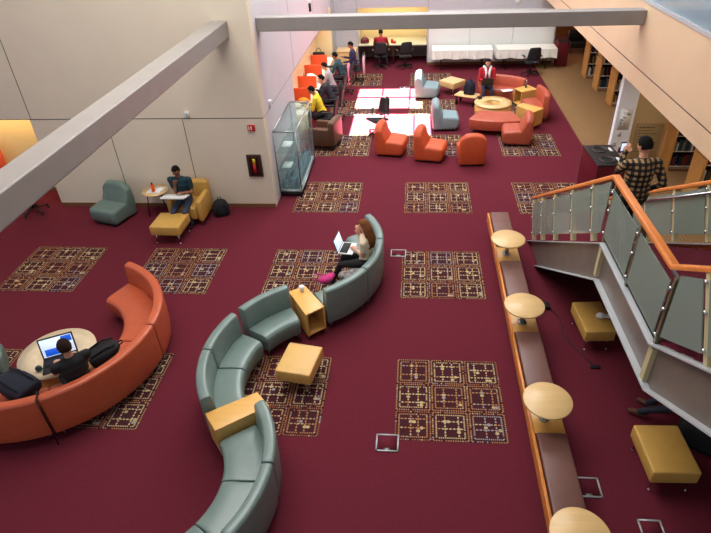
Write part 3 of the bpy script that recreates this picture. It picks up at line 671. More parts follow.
# ================================================================== WALL FITTINGS
def wall_item(name, label, cat, boxes):
    r = None
    x = boxes[0][2]; base = ((x[0] + x[1]) / 2, (x[2] + x[3]) / 2, x[4]); r = empty(name, base, 0, label, cat)
    for nm, m, bx in boxes: MB().box(bx[0] - base[0], bx[1] - base[0], bx[2] - base[1], bx[3] - base[1], bx[4] - base[2], bx[5] - base[2], .003).build(nm, m, r)
    return r
wall_item('thermostat', 'small white thermostat box on the white wall above the seated person', 'thermostat', [('housing', M['white'], (-4.52, -4.42, NY - .05, NY, 2.14, 2.23)), ('dial', M['wall_far'], (-4.49, -4.45, NY - .056, NY - .05, 2.17, 2.2))])
wall_item('fire_alarm', 'red fire alarm strobe on the white wall near the corner', 'fire alarm', [('housing', M['red'], (-3.24, -3.09, NY - .05, NY, 1.82, 1.94)), ('strobe_lens', M['white'], (-3.17, -3.145, NY - .065, NY - .05, 1.85, 1.92)), ('word_fire', M['white'], (-3.22, -3.20, NY - .053, NY - .05, 1.84, 1.92))])
fx = wall_item('extinguisher_cabinet', 'bronze extinguisher cabinet with glass front on the white wall near the corner', 'cabinet', [('cabinet_box', mat('bronze', (70, 44, 38), .4, .4), (-3.37, -3.06, NY - .05, NY, .78, 1.28)), ('window', mat('dark_window', (34, 20, 20), .15), (-3.31, -3.12, NY - .056, NY - .05, .82, 1.24))])
MB().cyl((.0, -.034, .10), (.0, -.034, .30), .03, n=12).build('red_cylinder', M['red'], fx); MB().box(-.03, .03, -.036, -.030, .30, .42).build('yellow_tag', mat('yellow_tag', (210, 180, 40), .5), fx)
wall_item('thermostat', 'small white sensor box on the lavender side wall above the display case', 'thermostat', [('housing', M['white'], (SX, SX + .05, 6.8, 6.9, 2.12, 2.24)), ('dial', M['wall_far'], (SX + .05, SX + .055, 6.83, 6.87, 2.16, 2.2))])
wall_item('wall_sensor', 'small dark fitting high on the lavender side wall above the beam', 'sensor', [('housing', M['black'], (SX, SX + .06, 12.58, 12.66, 2.92, 3.14)), ('cap', M['white'], (SX, SX + .05, 12.58, 12.66, 3.14, 3.2))])
wall_item('wall_sensor', 'small white sensor box on the far grey wall above the beam', 'sensor', [('housing', M['white'], (3.78, 3.90, FY - .05, FY, 2.17, 2.27)), ('dial', M['wall_far'], (3.82, 3.86, FY - .056, FY - .05, 2.2, 2.24))])
M['sign_ink'] = mat('sign_ink', (70, 56, 40), .6)
sg = wall_item('directory_sign', 'beige directory sign with lines of small dark text behind the plaid-shirt person', 'sign', [('board', mat('sign_board', (158, 134, 94), .5), (5.50, 6.10, 8.47, 8.50, .10, 1.06))])
mb = MB()
for k in range(9): 
    L = .34 if k == 0 else random.uniform(.28, .5) ; x = -.26
    while x < -.26 + L: wl_ = random.uniform(.02, .06); mb.box(x, x + wl_, -.0165, -.015, .86 - k * .075, .875 - k * .075 + (.012 if k == 0 else 0)); x += wl_ + .012
    mb.build('text_line', M['sign_ink'], sg); mb = MB()
MB().box(.23, .26, -.0165, -.015, .88, .92).build('emblem', M['red'], sg)
# posters on the column
for nm, a, m_, lb in (('poster', (5.00, 5.27, .95, 1.45), M['paper'], 'white poster with a grey drawing on the white column'), ('flyer', (5.05, 5.13, .78, .88), M['wall_far'], 'small grey flyer under the poster on the column'), ('flyer', (4.98, 5.06, .52, .62), M['wall_far'], 'small grey flyer lower left on the column'), ('notice', (5.14, 5.23, .36, .50), M['maroon'], 'small maroon notice low on the column')):
    r = MB().box(a[0], a[1], 8.394, 8.399, a[2], a[3]).build(nm, m_); tag(r, lb, 'poster')
    if nm == 'poster':
        mb = MB()
        for k in range(16):
            x = random.uniform(5.02, 5.19); z = random.uniform(1.0, 1.4); mb.box(x, x + random.uniform(.02, .07), 8.3915, 8.3935, z, z + random.uniform(.005, .03))
        mb.build('printed_drawing', mat('grey_ink', (110, 112, 130), .7), r)

# ================================================================== BOOKSHELVES
BC = [mat('book_%s' % n, c, .6) for n, c in (('dark_red', (96, 24, 24)), ('navy', (26, 34, 62)), ('forest', (28, 58, 40)), ('black', (26, 24, 24)), ('tan', (150, 120, 80)), ('grey', (110, 110, 108)), ('white', (200, 196, 186)), ('brown', (84, 54, 32)))]
BKM = []
for m_ in BC:
    o = MB().box(-.5, .5, -.5, .5, 0, 1).build('book', m_, smooth=False); BKM.append(o.data); bpy.data.objects.remove(o)
NB = [0]
def shelf(x, y, label, h, xl=2.6, books=True, levels=(.12, .50, .88, 1.26), maxx=.75, rng=None):
    r = empty('bookshelf', (x, y, 0), 0, label, 'bookshelf', 'wooden library bookshelves'); d = .56
    part_box('end_panel', M['woodshelf'], r, 0, .05, 0, d, 0, h / 2 - .004, bev=.003); part_box('end_panel', M['woodshelf'], r, 0, .05, 0, d, h / 2 + .004, h, bev=.003)
    part_box('end_panel', M['woodshelf'], r, xl, xl + .05, 0, d, 0, h); part_box('back_panel', M['black'], r, .05, xl, d / 2 - .01, d / 2 + .01, .05, h - .02); part_box('top', M['woodshelf'], r, .05, xl, 0, d, h - .03, h)
    part_box('base', M['woodbase'], r, .05, xl, 0, d, 0, .08)
    for z in levels: part_box('shelf', mat('shelf_metal', (190, 184, 170), .5) if 'shelf_metal' not in bpy.data.materials else bpy.data.materials['shelf_metal'], r, .05, xl, .01, d - .01, z - .02, z)
    if books:
        for li, z in enumerate(levels):
            X = x + .07; rn = random.Random(int(x * 100 + y * 10 + z * 1000)); k = 0
            while X < x + maxx:
                wd = rn.uniform(.022, .05); hh = rn.uniform(.19, .28); me = rn.choice(BKM)
                if rn.random() < .1: X += .05
                o = bpy.data.objects.new('book', me); COL.objects.link(o); o.location = (X + wd / 2, y + .02 + .09, z + .0015); o.scale = (wd, .17, hh)
                cn = me.materials[0].name.replace('book_', '').replace('_', ' ')
                lv = ['bottom', 'second', 'third', 'top'][li]
                k += 1; od = '%d%s' % (k, 'th' if k % 100 in (11, 12, 13) else {1: 'st', 2: 'nd', 3: 'rd'}.get(k % 10, 'th'))
                tag(o, '%s book, %s from left on %s shelf of %s' % (cn, od, lv, label.split(',')[0].replace('the directory', 'directory').replace('the right', 'right')), 'book', 'books on the %s' % label.split(',')[0]); NB[0] += 1; X += wd + .003
shelf(6.12, 15.6, 'farthest bookshelf, left of the three by the column', 2.0, levels=(.12, .50, .88), maxx=.5)
shelf(6.16, 14.2, 'middle bookshelf, of the three by the column', 2.0, levels=(.12, .50, .88), maxx=.5)
shelf(6.20, 12.7, 'nearest bookshelf, of the three by the column', 2.0, levels=(.12, .50), maxx=.28)
shelf(6.28, 8.15, 'bookshelf beside the directory sign, facing the stair', 2.0, levels=(.12, .50, .88, 1.26), maxx=.62)
shelf(6.28, 6.55, 'bookshelf at the right edge, behind the stair rail', 2.0, levels=(.12, .50, .88), maxx=.7)
c = empty('reading_chair', (6.6, 19.2, 0), 0, 'dark chair far back on the brown carpet by the olive wall', 'chair'); part_box('seat', M['black'], c, -.3, .3, -.3, .3, .2, .45, bev=.04); part_box('backrest', M['black'], c, -.3, .3, .15, .3, .45, .8, bev=.04)
for x in (-.25, .25):
    for y in (-.25, .25): MB().cyl((x, y, 0), (x, y, .2), .02, n=8).build('leg', M['black'], c)

# ================================================================== FLOOR BOXES, CABLES
for x, y, sx, sy, lb in ((-.07, 4.41, .30, .24, 'silver floor outlet frame at the corner of the middle inlay'), (-.08, -.05, .30, .27, 'silver floor outlet frame at the corner of the large front inlay'), (2.33, -.58, .32, .27, 'silver floor outlet frame right of the bench'), (2.92, -1.07, .26, .22, 'silver floor outlet frame at the bottom edge, lower right'), (0.95 - 1.1, 14.75, .35, .2, 'silver floor outlet frame near the far pale blue chair')):
    r = empty('floor_outlet', (x, y, 0.006), 0, lb, 'floor outlet', 'floor outlet frames')
    a, b_ = sx / 2, sy / 2; MB().box(-a, a, -b_, -b_ + .02, 0, .006).box(-a, a, b_ - .02, b_, 0, .006).box(-a, -a + .02, -b_, b_, 0, .006).box(a - .02, a, -b_, b_, 0, .006).build('frame', M['flange'], r)
    MB().box(-a + .02, a - .02, -b_ + .02, b_ - .02, 0, .003).build('carpet_lid', M['carpet'], r); MB().box(-.04, .04, -b_ + .02, -b_ + .05, .003, .007).build('latch', M['steel'], r)
o = MB().box(-.09, .09, -.07, .07, 0, .07, .01).build('power_box', M['black']); o.location = (2.43, 2.82, 0); tag(o, 'black power box on the carpet right of the bench', 'power box')
o = MB().tube([(2.52, 2.8, .01), (2.66, 2.5, .01), (2.62, 2.1, .01), (2.78, 1.75, .01), (2.9, 1.50, .012)], .008, 6).build('power_cable', M['black']); tag(o, 'thin black cable running across the carpet under the stair', 'cable')
o = MB().box(-.07, .07, -.035, .035, 0, .03, .008).build('power_adapter', M['black']); o.location = (2.93, 1.43, 0); tag(o, 'black power adapter lying on the carpet under the stair', 'adapter')
o = MB().tube([(-4.72, .18, .455), (-4.62, .00, .60), (-4.55, -.09, .812), (-4.47, -.24, .815), (-4.455, -.255, .60), (-4.45, -.26, .30), (-4.44, -.28, .012)], .01, 6).build('laptop_cable', M['black']); tag(o, 'black cable hanging over the joint of the left orange sofa', 'cable')

# ================================================================== SMALL THINGS
def laptop(loc, yaw, label, scr=True, blocks=True, open_=1.85, s=1.0, body=None):
    r = empty('laptop', loc, yaw, label, 'laptop')          # user sits at local -y, screen stands at +y
    part_box('keyboard_base', body or M['black'], r, -.17 * s, .17 * s, -.12 * s, .12 * s, 0, .018, bev=.004)
    part_box('keys', M['mesh'], r, -.15 * s, .15 * s, -.03 * s, .10 * s, .018, .020)
    Mx = Matrix.Translation((0, .12 * s, .015)) @ Matrix.Rotation(-(open_ - PI / 2), 4, 'X')
    ld = MB().box(-.17 * s, .17 * s, 0, .012, 0, .23 * s, .003, Mx).build('screen_lid', M['black'], r)
    if scr:
        MB().box(-.155 * s, .155 * s, -.003, 0, .02, .215 * s, 0, Mx).build('display', M['screen'], ld)
        if blocks: MB().box(-.13 * s, .04 * s, -.005, -.003, .03, .10 * s, 0, Mx).box(.05 * s, .15 * s, -.005, -.003, .14 * s, .21 * s, 0, Mx).build('window_on_display', M['screenblue'], ld)
    return r
laptop((-4.62, .55, .68), -0.55 + PI / 4 + .25, 'black laptop with bright screen on the lap of the person at the left drum table', s=1.32)
def backpack(loc, yaw, label, m, sx=.32, sy=.22, sz=.42, lay=False):
    r = empty('backpack', loc, yaw, label, 'bag'); Mx = Matrix.Rotation(-1.35, 4, 'X') @ Matrix.Translation((0, 0, -.02)) if lay else Matrix.Identity(4)
    if lay: Mx = Matrix.Translation((0, -sz / 2, sy / 2)) @ Mx
    vs = []; fs = []; n = 16; rings = [(0, .75), (.04, .95), (.3, 1.0), (.6, .95), (.85, .72), (.97, .4), (1.0, .1)]
    for t_, k in rings:
        for i in range(n):
            a = 2 * PI * i / n; c_, s_ = math.cos(a), math.sin(a); p = .6
            vs.append(Mx @ Vector((math.copysign(abs(c_) ** p, c_) * sx / 2 * k, math.copysign(abs(s_) ** p, s_) * sy / 2 * k, t_ * sz)))
    for j in range(len(rings) - 1):
        for i in range(n): fs.append((j * n + i, j * n + (i + 1) % n, (j + 1) * n + (i + 1) % n, (j + 1) * n + i))
    fs += [tuple(range(n)), tuple(range((len(rings) - 1) * n, len(rings) * n))]
    MB().poly(vs, fs).build('bag_body', m, r, ang=1.2)
    MB().box(-sx * .36, sx * .36, sy * .46, sy * .62, sz * .08, sz * .5, .02, Mx).build('front_pocket', m, r)
    MB().tube([Mx @ Vector(p) for p in ((-.04, 0, sz * .98), (-.03, 0, sz + .05), (.03, 0, sz + .05), (.04, 0, sz * .98))], .01, 6).build('handle', m, r)
    for q in (-1, 1): MB().tube([Mx @ Vector(p) for p in ((q * sx * .25, -sy * .42, sz * .9), (q * sx * .3, -sy * .62, sz * .6), (q * sx * .3, -sy * .46, sz * .1))], .014, 6).build('shoulder_strap', m, r)
    return r
backpack((-5.07, .17, .485), 1.2, 'black bag lying on the lower left orange sofa module', M['navyfab'], .40, .24, .52, True)
backpack((-4.14, .87, .48), -.9, 'black bag on the orange sofa right of the laptop user', M['blackfab'], .34, .20, .44, True)
backpack((-4.03, 5.88, 0), .4, 'black backpack with red tag on the floor beside the yellow armchair', M['blackfab'], .36, .26, .38)
backpack((1.91, 13.08, .316), -.4, 'black backpack standing on the pale stool by the rust sofa', M['navyfab'], .36, .26, .44)
backpack((-1.78, 17.95, .76), .2, 'red and black bag on the left end of the far counter', M['maroon'], .34, .2, .22)
backpack((-3.26, 12.90, .742), .2, 'black bag on the desk against the carrel wood wall', M['blackfab'], .22, .2, .28)
t = empty('water_bottle', (3.62, 12.92, .55), 0, 'clear bottle with black base on the wedge table of the rust sofa group', 'bottle')
MB().cyl((0, 0, 0), (0, 0, .05), .035, n=12).build('base', M['black'], t); MB().cyl((0, 0, .05), (0, 0, .2), .032, .028, 12).build('bottle_body', M['caseglass'], t); MB().cyl((0, 0, .2), (0, 0, .23), .018, n=10).build('cap', M['white'], t)
t = empty('side_table', (-5.42, 5.88, 0), 0, 'small round side table with three thin legs left of the yellow armchair', 'table')
MB().lathe([(0.001, .575), (.27, .575), (.28, .585), (.28, .60), (0.001, .60)], n=40).build('table_top', M['woodtop'], t, ang=.6)
for k in range(3):
    a = 2 * PI * k / 3 - .5; MB().tube([(.18 * math.cos(a), .18 * math.sin(a), .575), (.26 * math.cos(a), .26 * math.sin(a), 0)], .01, 8).build('leg', M['black'], t)
o = MB().box(-.15, .15, -.12, .12, 0, .008).box(-.03, .20, -.05, .14, .008, .014).build('papers', M['paper']); o.location = (-5.42, 5.86, .60); tag(o, 'white papers on the small round side table', 'paper')
t = empty('drink_bottle', (-5.42, 5.80, .614), 0, 'orange sports bottle with black cap on the side table', 'bottle')
MB().lathe([(0.001, 0), (.038, 0), (.04, .02), (.034, .08), (.04, .13), (.03, .16), (0.001, .16)], n=20).build('bottle_body', mat('bottle_orange', (245, 96, 20), .3), t); MB().cyl((0, 0, .16), (0, 0, .20), .02, .016, 12).build('cap', M['black'], t)
t = empty('paper_cup', (-1.58, 2.44, .55), 0, 'small white cup on the open-ended wooden wedge table', 'cup')
MB().lathe([(0.001, 0), (.03, 0), (.042, .09), (.036, .09), (.026, .01), (0.001, .01)], n=20).build('cup_body', M['white'], t); MB().lathe([(0.001, .09), (.044, .09), (.044, .10), (0.001, .105)], n=20).build('lid', M['paper'], t)
o = MB().ball((0, 0, .07), .07, .05, .05).box(-.02, .16, -.03, .03, .035, .09, .02).build('white_wrap', M['white']); o.location = (3.07, 2.03, .43); tag(o, 'white rolled object lying on the mustard ottoman under the stair', 'cloth roll')
o = MB().ball((0, 0, .05), .05, .045, .05, 12).tube([(.03, 0, .05), (.10, .02, .045), (.16, -.03, .06)], .008, 6).build('computer_mouse', mat('dark_teal_plastic', (30, 60, 62), .3)); o.location = (-5.08, .64, .42); tag(o, 'dark corded device on the left round drum table', 'mouse')
o = MB().box(-.06, .06, -.05, .05, 0, .07, .015).tube([(0, 0, .05), (.05, .08, .10)], .012, 6).build('desk_gadget', M['black']); o.location = (2.16, 12.30, .42); tag(o, 'small black gadget on the edge of the far drum table', 'gadget')
for x, y, r_, lb in ((3.05, 13.05, .3, 'white papers on the rust sofa beside the red cardigan person'),):
    o = MB().box(-.16, .16, -.11, .11, 0, .008).box(-.02, .24, -.13, .06, .008, .014).build('papers', M['paper']); o.location = (x, y - .08, .447); o.rotation_euler = (0, 0, r_); tag(o, lb, 'paper')
o = MB().box(-.05, .05, -.02, .02, 0, .02, .004).build('phone', M['red']); o.location = (3.28, 12.96, .464); tag(o, 'small red phone on the rust sofa by the papers', 'phone')
hb = empty('handbag', (-3.15, 15.15, .742), 0, 'black handbag with arched handle on the last carrel desk', 'bag')
MB().box(-.2, .2, -.08, .08, 0, .40, .03).build('bag_body', M['blackfab'], hb); MB().tube([(-.12 + .24 * i / 8, 0, .38 + .16 * math.sin(PI * i / 8)) for i in range(9)], .012, 6).build('handle', M['blackfab'], hb)
for x, y, z, m_, lb, cat in ((-3.17, 13.40, .742, M['white'], 'white helmet-shaped bag on the carrel desk of the grey shirt person', 'bag'), (-3.17, 10.62, .742, mat('cream_fluff', (240, 225, 195), .9), 'cream plush item on the end carrel desk', 'bag'), (-3.0, 11.0, .742, mat('yellow_orange_cloth', (215, 140, 20), .8), 'yellow-orange cloth bundle on the end carrel desk', 'cloth')):
    o = MB().ball((0, 0, .09), .16, .12, .09, 14).ball((.1, .03, .06), .10, .09, .06, 12).ball((-.1, -.02, .05), .09, .1, .05, 12).build('soft_bundle', m_); o.location = (x, y, z + .001); tag(o, lb, cat)
for x, y, lb in ((-2.95, 12.15, 'open white notebook on the carrel desk by the dark-jacket person'), (-2.92, 14.35, 'open white book on the carrel desk of the teal top person'), (-3.0, 15.6, 'open white book on the carrel desk of the navy sweater person')):
    o = MB().box(-.15, 0, -.11, .11, 0, .015, .004).box(0, .15, -.11, .11, 0, .012, .004).build('open_book', M['paper']); o.location = (x, y, .742); tag(o, lb, 'book')
for x, lb in ((-.72, 'red cup on the far counter beside the crimson-shirt person'), (-.62, 'red pencil box on the far counter')):
    o = MB().cyl((0, 0, 0), (0, 0, .14), .05, .055, 14).build('red_cup', M['red']) if x < -.7 else MB().box(-.06, .06, -.1, .1, 0, .06, .01).build('pencil_box', M['red']); o.location = (x, 17.9, .76); tag(o, lb, 'cup' if x < -.7 else 'box')
t = empty('orange_study_panel', (-9.62, 6.75, 0), 0, 'red-orange study divider at the left edge inside the lit alcove', 'divider'); part_box('panel', M['divider'], t, -.3, .3, -.02, .02, .1, 1.25); part_box('foot', M['black'], t, -.3, .3, -.15, .15, 0, .1)
t = empty('side_cabinet', (-2.42, 17.25, 0), 0, 'low pale wooden cabinet behind the person in the navy sweater', 'cabinet'); part_box('cabinet_body', M['woodtop'], t, -.36, .36, -.3, .3, 0, .68, bev=.005); part_box('cabinet_top', M['woodtop'], t, -.38, .38, -.32, .32, .68, .71, bev=.005)

# ================================================================== PEOPLE
def capsule_into(bm, a, b, ra, rb, n=14):
    a = Vector(a); b = Vector(b); d = b - a; L = max(d.length, 1e-4); q = d.to_track_quat('Z', 'Y'); rings = []
    prof = [(-ra * math.cos(t), ra * math.sin(t)) for t in (0.25, .7, 1.15)] + [(0, ra), (L, rb)] + [(L + rb * math.sin(t), rb * math.cos(t)) for t in (.42, .87, 1.32)]
    for h, r in prof: rings.append([bm.verts.new(a + q @ Vector((r * math.cos(2 * PI * i / n), r * math.sin(2 * PI * i / n), h))) for i in range(n)])
    for r0, r1 in zip(rings[:-1], rings[1:]):
        for i in range(n): bm.faces.new((r0[i], r0[(i + 1) % n], r1[(i + 1) % n], r1[i]))
    bm.faces.new(rings[0][::-1]); bm.faces.new(rings[-1])
def ell_into(bm, c, r, M3=None, n=20):
    t = bmesh.ops.create_uvsphere(bm, u_segments=n, v_segments=n * 2 // 3, radius=1)['verts']
    for v in t:
        p = Vector((v.co.x * r[0], v.co.y * r[1], v.co.z * r[2])); v.co = (M3 @ p if M3 else p) + Vector(c)
def ik(a, b, l1, l2, pole):
    a = Vector(a); b = Vector(b); d = b - a; L = min(d.length, (l1 + l2) * .995)
    if d.length > L: b = a + d.normalized() * L
    d = (b - a).normalized(); x = (l1 * l1 - l2 * l2 + L * L) / (2 * L); h = math.sqrt(max(0, l1 * l1 - x * x))
    p = Vector(pole) - a; p = p - d * p.dot(d); p.normalize(); return a + d * x + p * h, b
def person(loc, yaw, label, shirt, pants, skin, hair, pel=.50, lean=.1, hands=((-.18, .35, .65), (.18, .35, .65)), feet=((-.12, .45, 0), (.12, .45, 0)), head=(-.35, 0), hairlen=0, shoes=None, sleeve=1.0, s=1.0, held=None, glasses=False):
    """local frame: person faces +y, origin on the floor (or tread) below the pelvis"""
    root = empty('person', loc, yaw, label, 'person'); bm = bmesh.new(); seg = []
    def cap(a, b, ra, rb, k): capsule_into(bm, a, b, ra, rb); seg.append((Vector(a), Vector(b), max(ra, rb), k))
    P = Vector((0, 0, pel)); up = Vector((0, math.sin(lean), math.cos(lean))); fw = Vector((0, math.cos(lean), -math.sin(lean)))
    W = P + up * .20; C = P + up * .36; N = P + up * .52
    ell_into(bm, P + Vector((0, 0, .02)), (.165, .125, .13)); seg.append((P + Vector((-.08, 0, 0)), P + Vector((.08, 0, 0)), .12, 'pants'))
    Mx = Matrix(((1, 0, 0), (0, fw.y, up.y), (0, fw.z, up.z)))
    for t, rx, ry in ((.10, .165, .12), (.20, .16, .115), (.28, .175, .12), (.36, .19, .125), (.43, .185, .11)): ell_into(bm, P + up * t, (rx, ry, .11), Mx)
    seg.append((P + up * .10, C + up * .05, .15, 'shirt')); seg.append((C + Vector((-.1, 0, 0)), C + Vector((.1, 0, 0)), .12, 'shirt'))
    cap(N - up * .04, N + up * .07 + fw * .01, .055, .05, 'skin')
    Hc = N + up * .17 + fw * .03
    hp, hy = head; RH = Matrix.Rotation(hy, 3, 'Z') @ Matrix.Rotation(hp - lean * .6, 3, 'X')
    ell_into(bm, Hc, (.076, .094, .105), RH, 24); ell_into(bm, Hc + RH @ Vector((0, .022, -.045)), (.056, .066, .07), RH, 20)
    cap(Hc + RH @ Vector((0, .088, .005)), Hc + RH @ Vector((0, .107, -.022)), .009, .013, 'skin')
    for e in (-1, 1): ell_into(bm, Hc + RH @ Vector((e * .077, -.005, -.005)), (.012, .02, .032), RH, 10)
    seg.append((Hc, Hc + RH @ Vector((0, .03, -.05)), .10, 'skin'))
    for i, e in enumerate((-1, 1)):
        S = N - up * .055 + Vector((e * .20, 0, 0)); Hn = Vector(hands[i]); El, Hn = ik(S, Hn, .29, .25, S + Vector((e * .22, -.25, -.5)))
        cap(N - up * .05 + Vector((e * .06, 0, 0)), S, .06, .062, 'shirt'); 
        if sleeve >= 1: cap(S, El, .064, .05, 'shirt'); cap(El, Hn, .044, .034, 'shirt')
        else:
            md = S.lerp(El, .55); cap(S, md, .058, .052, 'shirt'); cap(md, El, .042, .038, 'skin'); cap(El, Hn, .038, .028, 'skin')
        # hand: palm, four unequal bent fingers, side thumb
        d = (Hn - El).normalized(); side = d.cross(Vector((0, 0, 1))); side = side.normalized() if side.length > .1 else Vector((1, 0, 0)); nr = side.cross(d).normalized()
        cap(Hn - d * .01, Hn + d * .065, .030, .028, 'skin'); cap(Hn + side * .022 + d * .02, Hn + side * .022 + d * .07, .02, .018, 'skin'); cap(Hn - side * .022 + d * .02, Hn - side * .022 + d * .07, .02, .018, 'skin')
        for k, (o_, L) in enumerate(((-.034, .055), (-.012, .068), (.011, .064), (.034, .050))):
            a = Hn + side * o_ + d * .075; b1 = a + d * L * .55 - nr * .006; c1 = b1 + d * L * .4 - nr * L * .4
            cap(a, b1, .0105, .0098, 'skin'); cap(b1, c1, .0098, .009, 'skin')
        th = -e * 1.0; a = Hn + side * (th * .03) + d * .01; b1 = a + side * (th * .032) + d * .03; cap(a, b1, .014, .012, 'skin'); cap(b1, b1 + d * .03 - nr * .01, .012, .010, 'skin')
        Hp = P + Vector((e * .09, 0.02, -.01)); F = Vector(feet[i]) + Vector((0, 0, .085)); K, F = ik(Hp, F, .43, .42, Hp + Vector((e * .08, 1.2, .5)))
        cap(Hp, K, .088, .058, 'pants'); cap(K, F, .056, .040, 'pants')
        fd = Vector((e * .12, 1, 0)).normalized(); cap(F + Vector((0, 0, -.035)) - fd * .05, F + fd * .13 + Vector((0, 0, -.05)), .04, .034, 'shoe')
    me = bpy.data.meshes.new('tmp'); bm.to_mesh(me); bm.free(); o = bpy.data.objects.new('tmp', me); COL.objects.link(o)
    r = o.modifiers.new('r', 'REMESH'); r.mode = 'VOXEL'; r.voxel_size = .011; sm = o.modifiers.new('s', 'SMOOTH'); sm.factor = .5; sm.iterations = 3
    dg = bpy.context.evaluated_depsgraph_get(); dg.update(); m2 = bpy.data.meshes.new_from_object(o.evaluated_get(dg)); bpy.data.objects.remove(o); bpy.data.meshes.remove(me)
    m2.name = 'body'; keys = ['shirt', 'pants', 'skin', 'shoe']
    for k, mm in zip(keys, (shirt, pants, skin, shoes or M['black'])): m2.materials.append(mm)
    n = len(m2.polygons); cen = np.empty(n * 3); m2.polygons.foreach_get('center', cen); cen = cen.reshape(-1, 3); best = np.full(n, 1e9); lab = np.zeros(n, int)
    for a, b, rr, k in seg:
        a = np.array(a); b = np.array(b); ab = b - a; t = np.clip(((cen - a) @ ab) / max(ab @ ab, 1e-9), 0, 1); dd = np.linalg.norm(cen - (a + t[:, None] * ab), axis=1) - rr
        u = dd < best; best[u] = dd[u]; lab[u] = keys.index(k)
    m2.polygons.foreach_set('material_index', lab.astype(np.int32)); m2.polygons.foreach_set('use_smooth', np.ones(n, bool))
    bo = bpy.data.objects.new('body', m2); COL.objects.link(bo); bo.parent = root
    # hair: a cap wrapped over the skull, with locks when long
    t = bmesh.new(); bmesh.ops.create_uvsphere(t, u_segments=28, v_segments=20, radius=1)
    dl = [v for v in t.verts if (v.co.y > .42 and v.co.z < .50) or v.co.z < -.50 or (abs(v.co.x) > .6 and v.co.z < -.15 and v.co.y > -.1)]
    bmesh.ops.delete(t, geom=dl, context='VERTS')
    for v in t.verts:
        w_ = 1 + .035 * math.sin(v.co.x * 17 + v.co.z * 9) * math.cos(v.co.y * 13); v.co = Hc + RH @ Vector((v.co.x * .086 * w_, v.co.y * .104 * w_ - .006, v.co.z * .114 * w_ + .008))
    mb = MB(); mb.merge(t)
    if hairlen:
        for k in range(15):
            a = PI + PI * (k / 14) ; x = math.cos(a) * .075; y = math.sin(a) * .085 - .01
            p0 = Hc + RH @ Vector((x, y, .03)); p1 = Hc + RH @ Vector((x * 1.15, y * 1.1, -.10)); back = -fw * .05
            p2 = p1 + Vector((x * .4, 0, 0)) - up * hairlen * .6 + back; p3 = p2 - up * hairlen * .4 + Vector((math.sin(k * 2.3) * .015, 0, 0)) + fw * .01
            mb.tube([p0, p1, p2, p3], .022 - .0, 7)
    ho = mb.build('hair', hair, root, ang=1.5)
    if not hairlen or True:
        sd = ho.modifiers.new('t', 'SOLIDIFY'); sd.thickness = .008; sd.offset = -1
    fm = MB()
    for e in (-1, 1): fm.ball(Hc + RH @ Vector((e * .031, .083, .012)), .011, .007, .007, 8)
    fm.build('eyes', M['black'], root)
    MB().ball(Hc + RH @ Vector((0, .085, -.058)), .021, .008, .006, 10).build('mouth', mat('lips', (150, 70, 66), .5) if 'lips' not in bpy.data.materials else bpy.data.materials['lips'], root)
    if glasses: MB().tube([Hc + RH @ Vector((e * .03 + .022 * math.cos(a), .096, .012 + .016 * math.sin(a))) for e in (-1,) for a in [2 * PI * i / 10 for i in range(11)]], .003, 5).tube([Hc + RH @ Vector((.03 + .022 * math.cos(a), .096, .012 + .016 * math.sin(a))) for a in [2 * PI * i / 10 for i in range(11)]], .003, 5).build('glasses', M['black'], root)
    return root
H_ = {k: mat('hair_' + k, c, .85, var=.3, scale=40, spec=.15) for k, c in dict(black=(20, 17, 17), brown=(112, 70, 38), darkbrown=(44, 30, 24)).items()}
J = mat('blue_denim', (52, 66, 92), .8, var=.15, scale=30); JD = mat('dark_denim', (30, 36, 52), .8, var=.15, scale=30)
def cl(n, c): return mat(n, c, .8, var=.08, scale=12)
# man with laptop on the left orange sofa
person((-4.24, .30, 0), .80, 'person in a black T-shirt seen from behind, typing on a laptop on the orange sofa', cl('black_tee', (18, 18, 20)), JD, M['skin'], H_['darkbrown'], pel=.54, lean=-.04, hands=((-.14, .40, .74), (.12, .40, .74)), feet=((-.14, .24, 0), (.14, .24, 0)), head=(-.25, 0), sleeve=.5)
# person with long hair and laptop
person((-.60, 3.38, 0), 1.42, 'person with long brown hair and cream top, laptop on lap, on the green sofa', cl('cream_top', (225, 208, 180)), cl('black_leggings', (16, 16, 20)), M['skin'], H_['brown'], pel=.545, lean=-.02, hands=((.02, .20, .73), (.02, .12, 1.07)), feet=((-.10, .62, .0), (.10, .60, .0)), head=(-.3, 0), hairlen=.30, sleeve=.5, shoes=cl('brown_shoe', (90, 60, 50)))
# seated in yellow armchair
person((-4.67, 5.62, 0), PI, 'person in a dark teal top reading a large binder in the yellow armchair', cl('teal_top', (14, 52, 62)), J, M['skin2'], H_['black'], pel=.555, lean=.12, hands=((-.10, .26, .81), (.05, .20, .98)), feet=((-.13, .22, 0), (.12, .23, 0)), head=(-.45, .1), sleeve=.5, glasses=True)
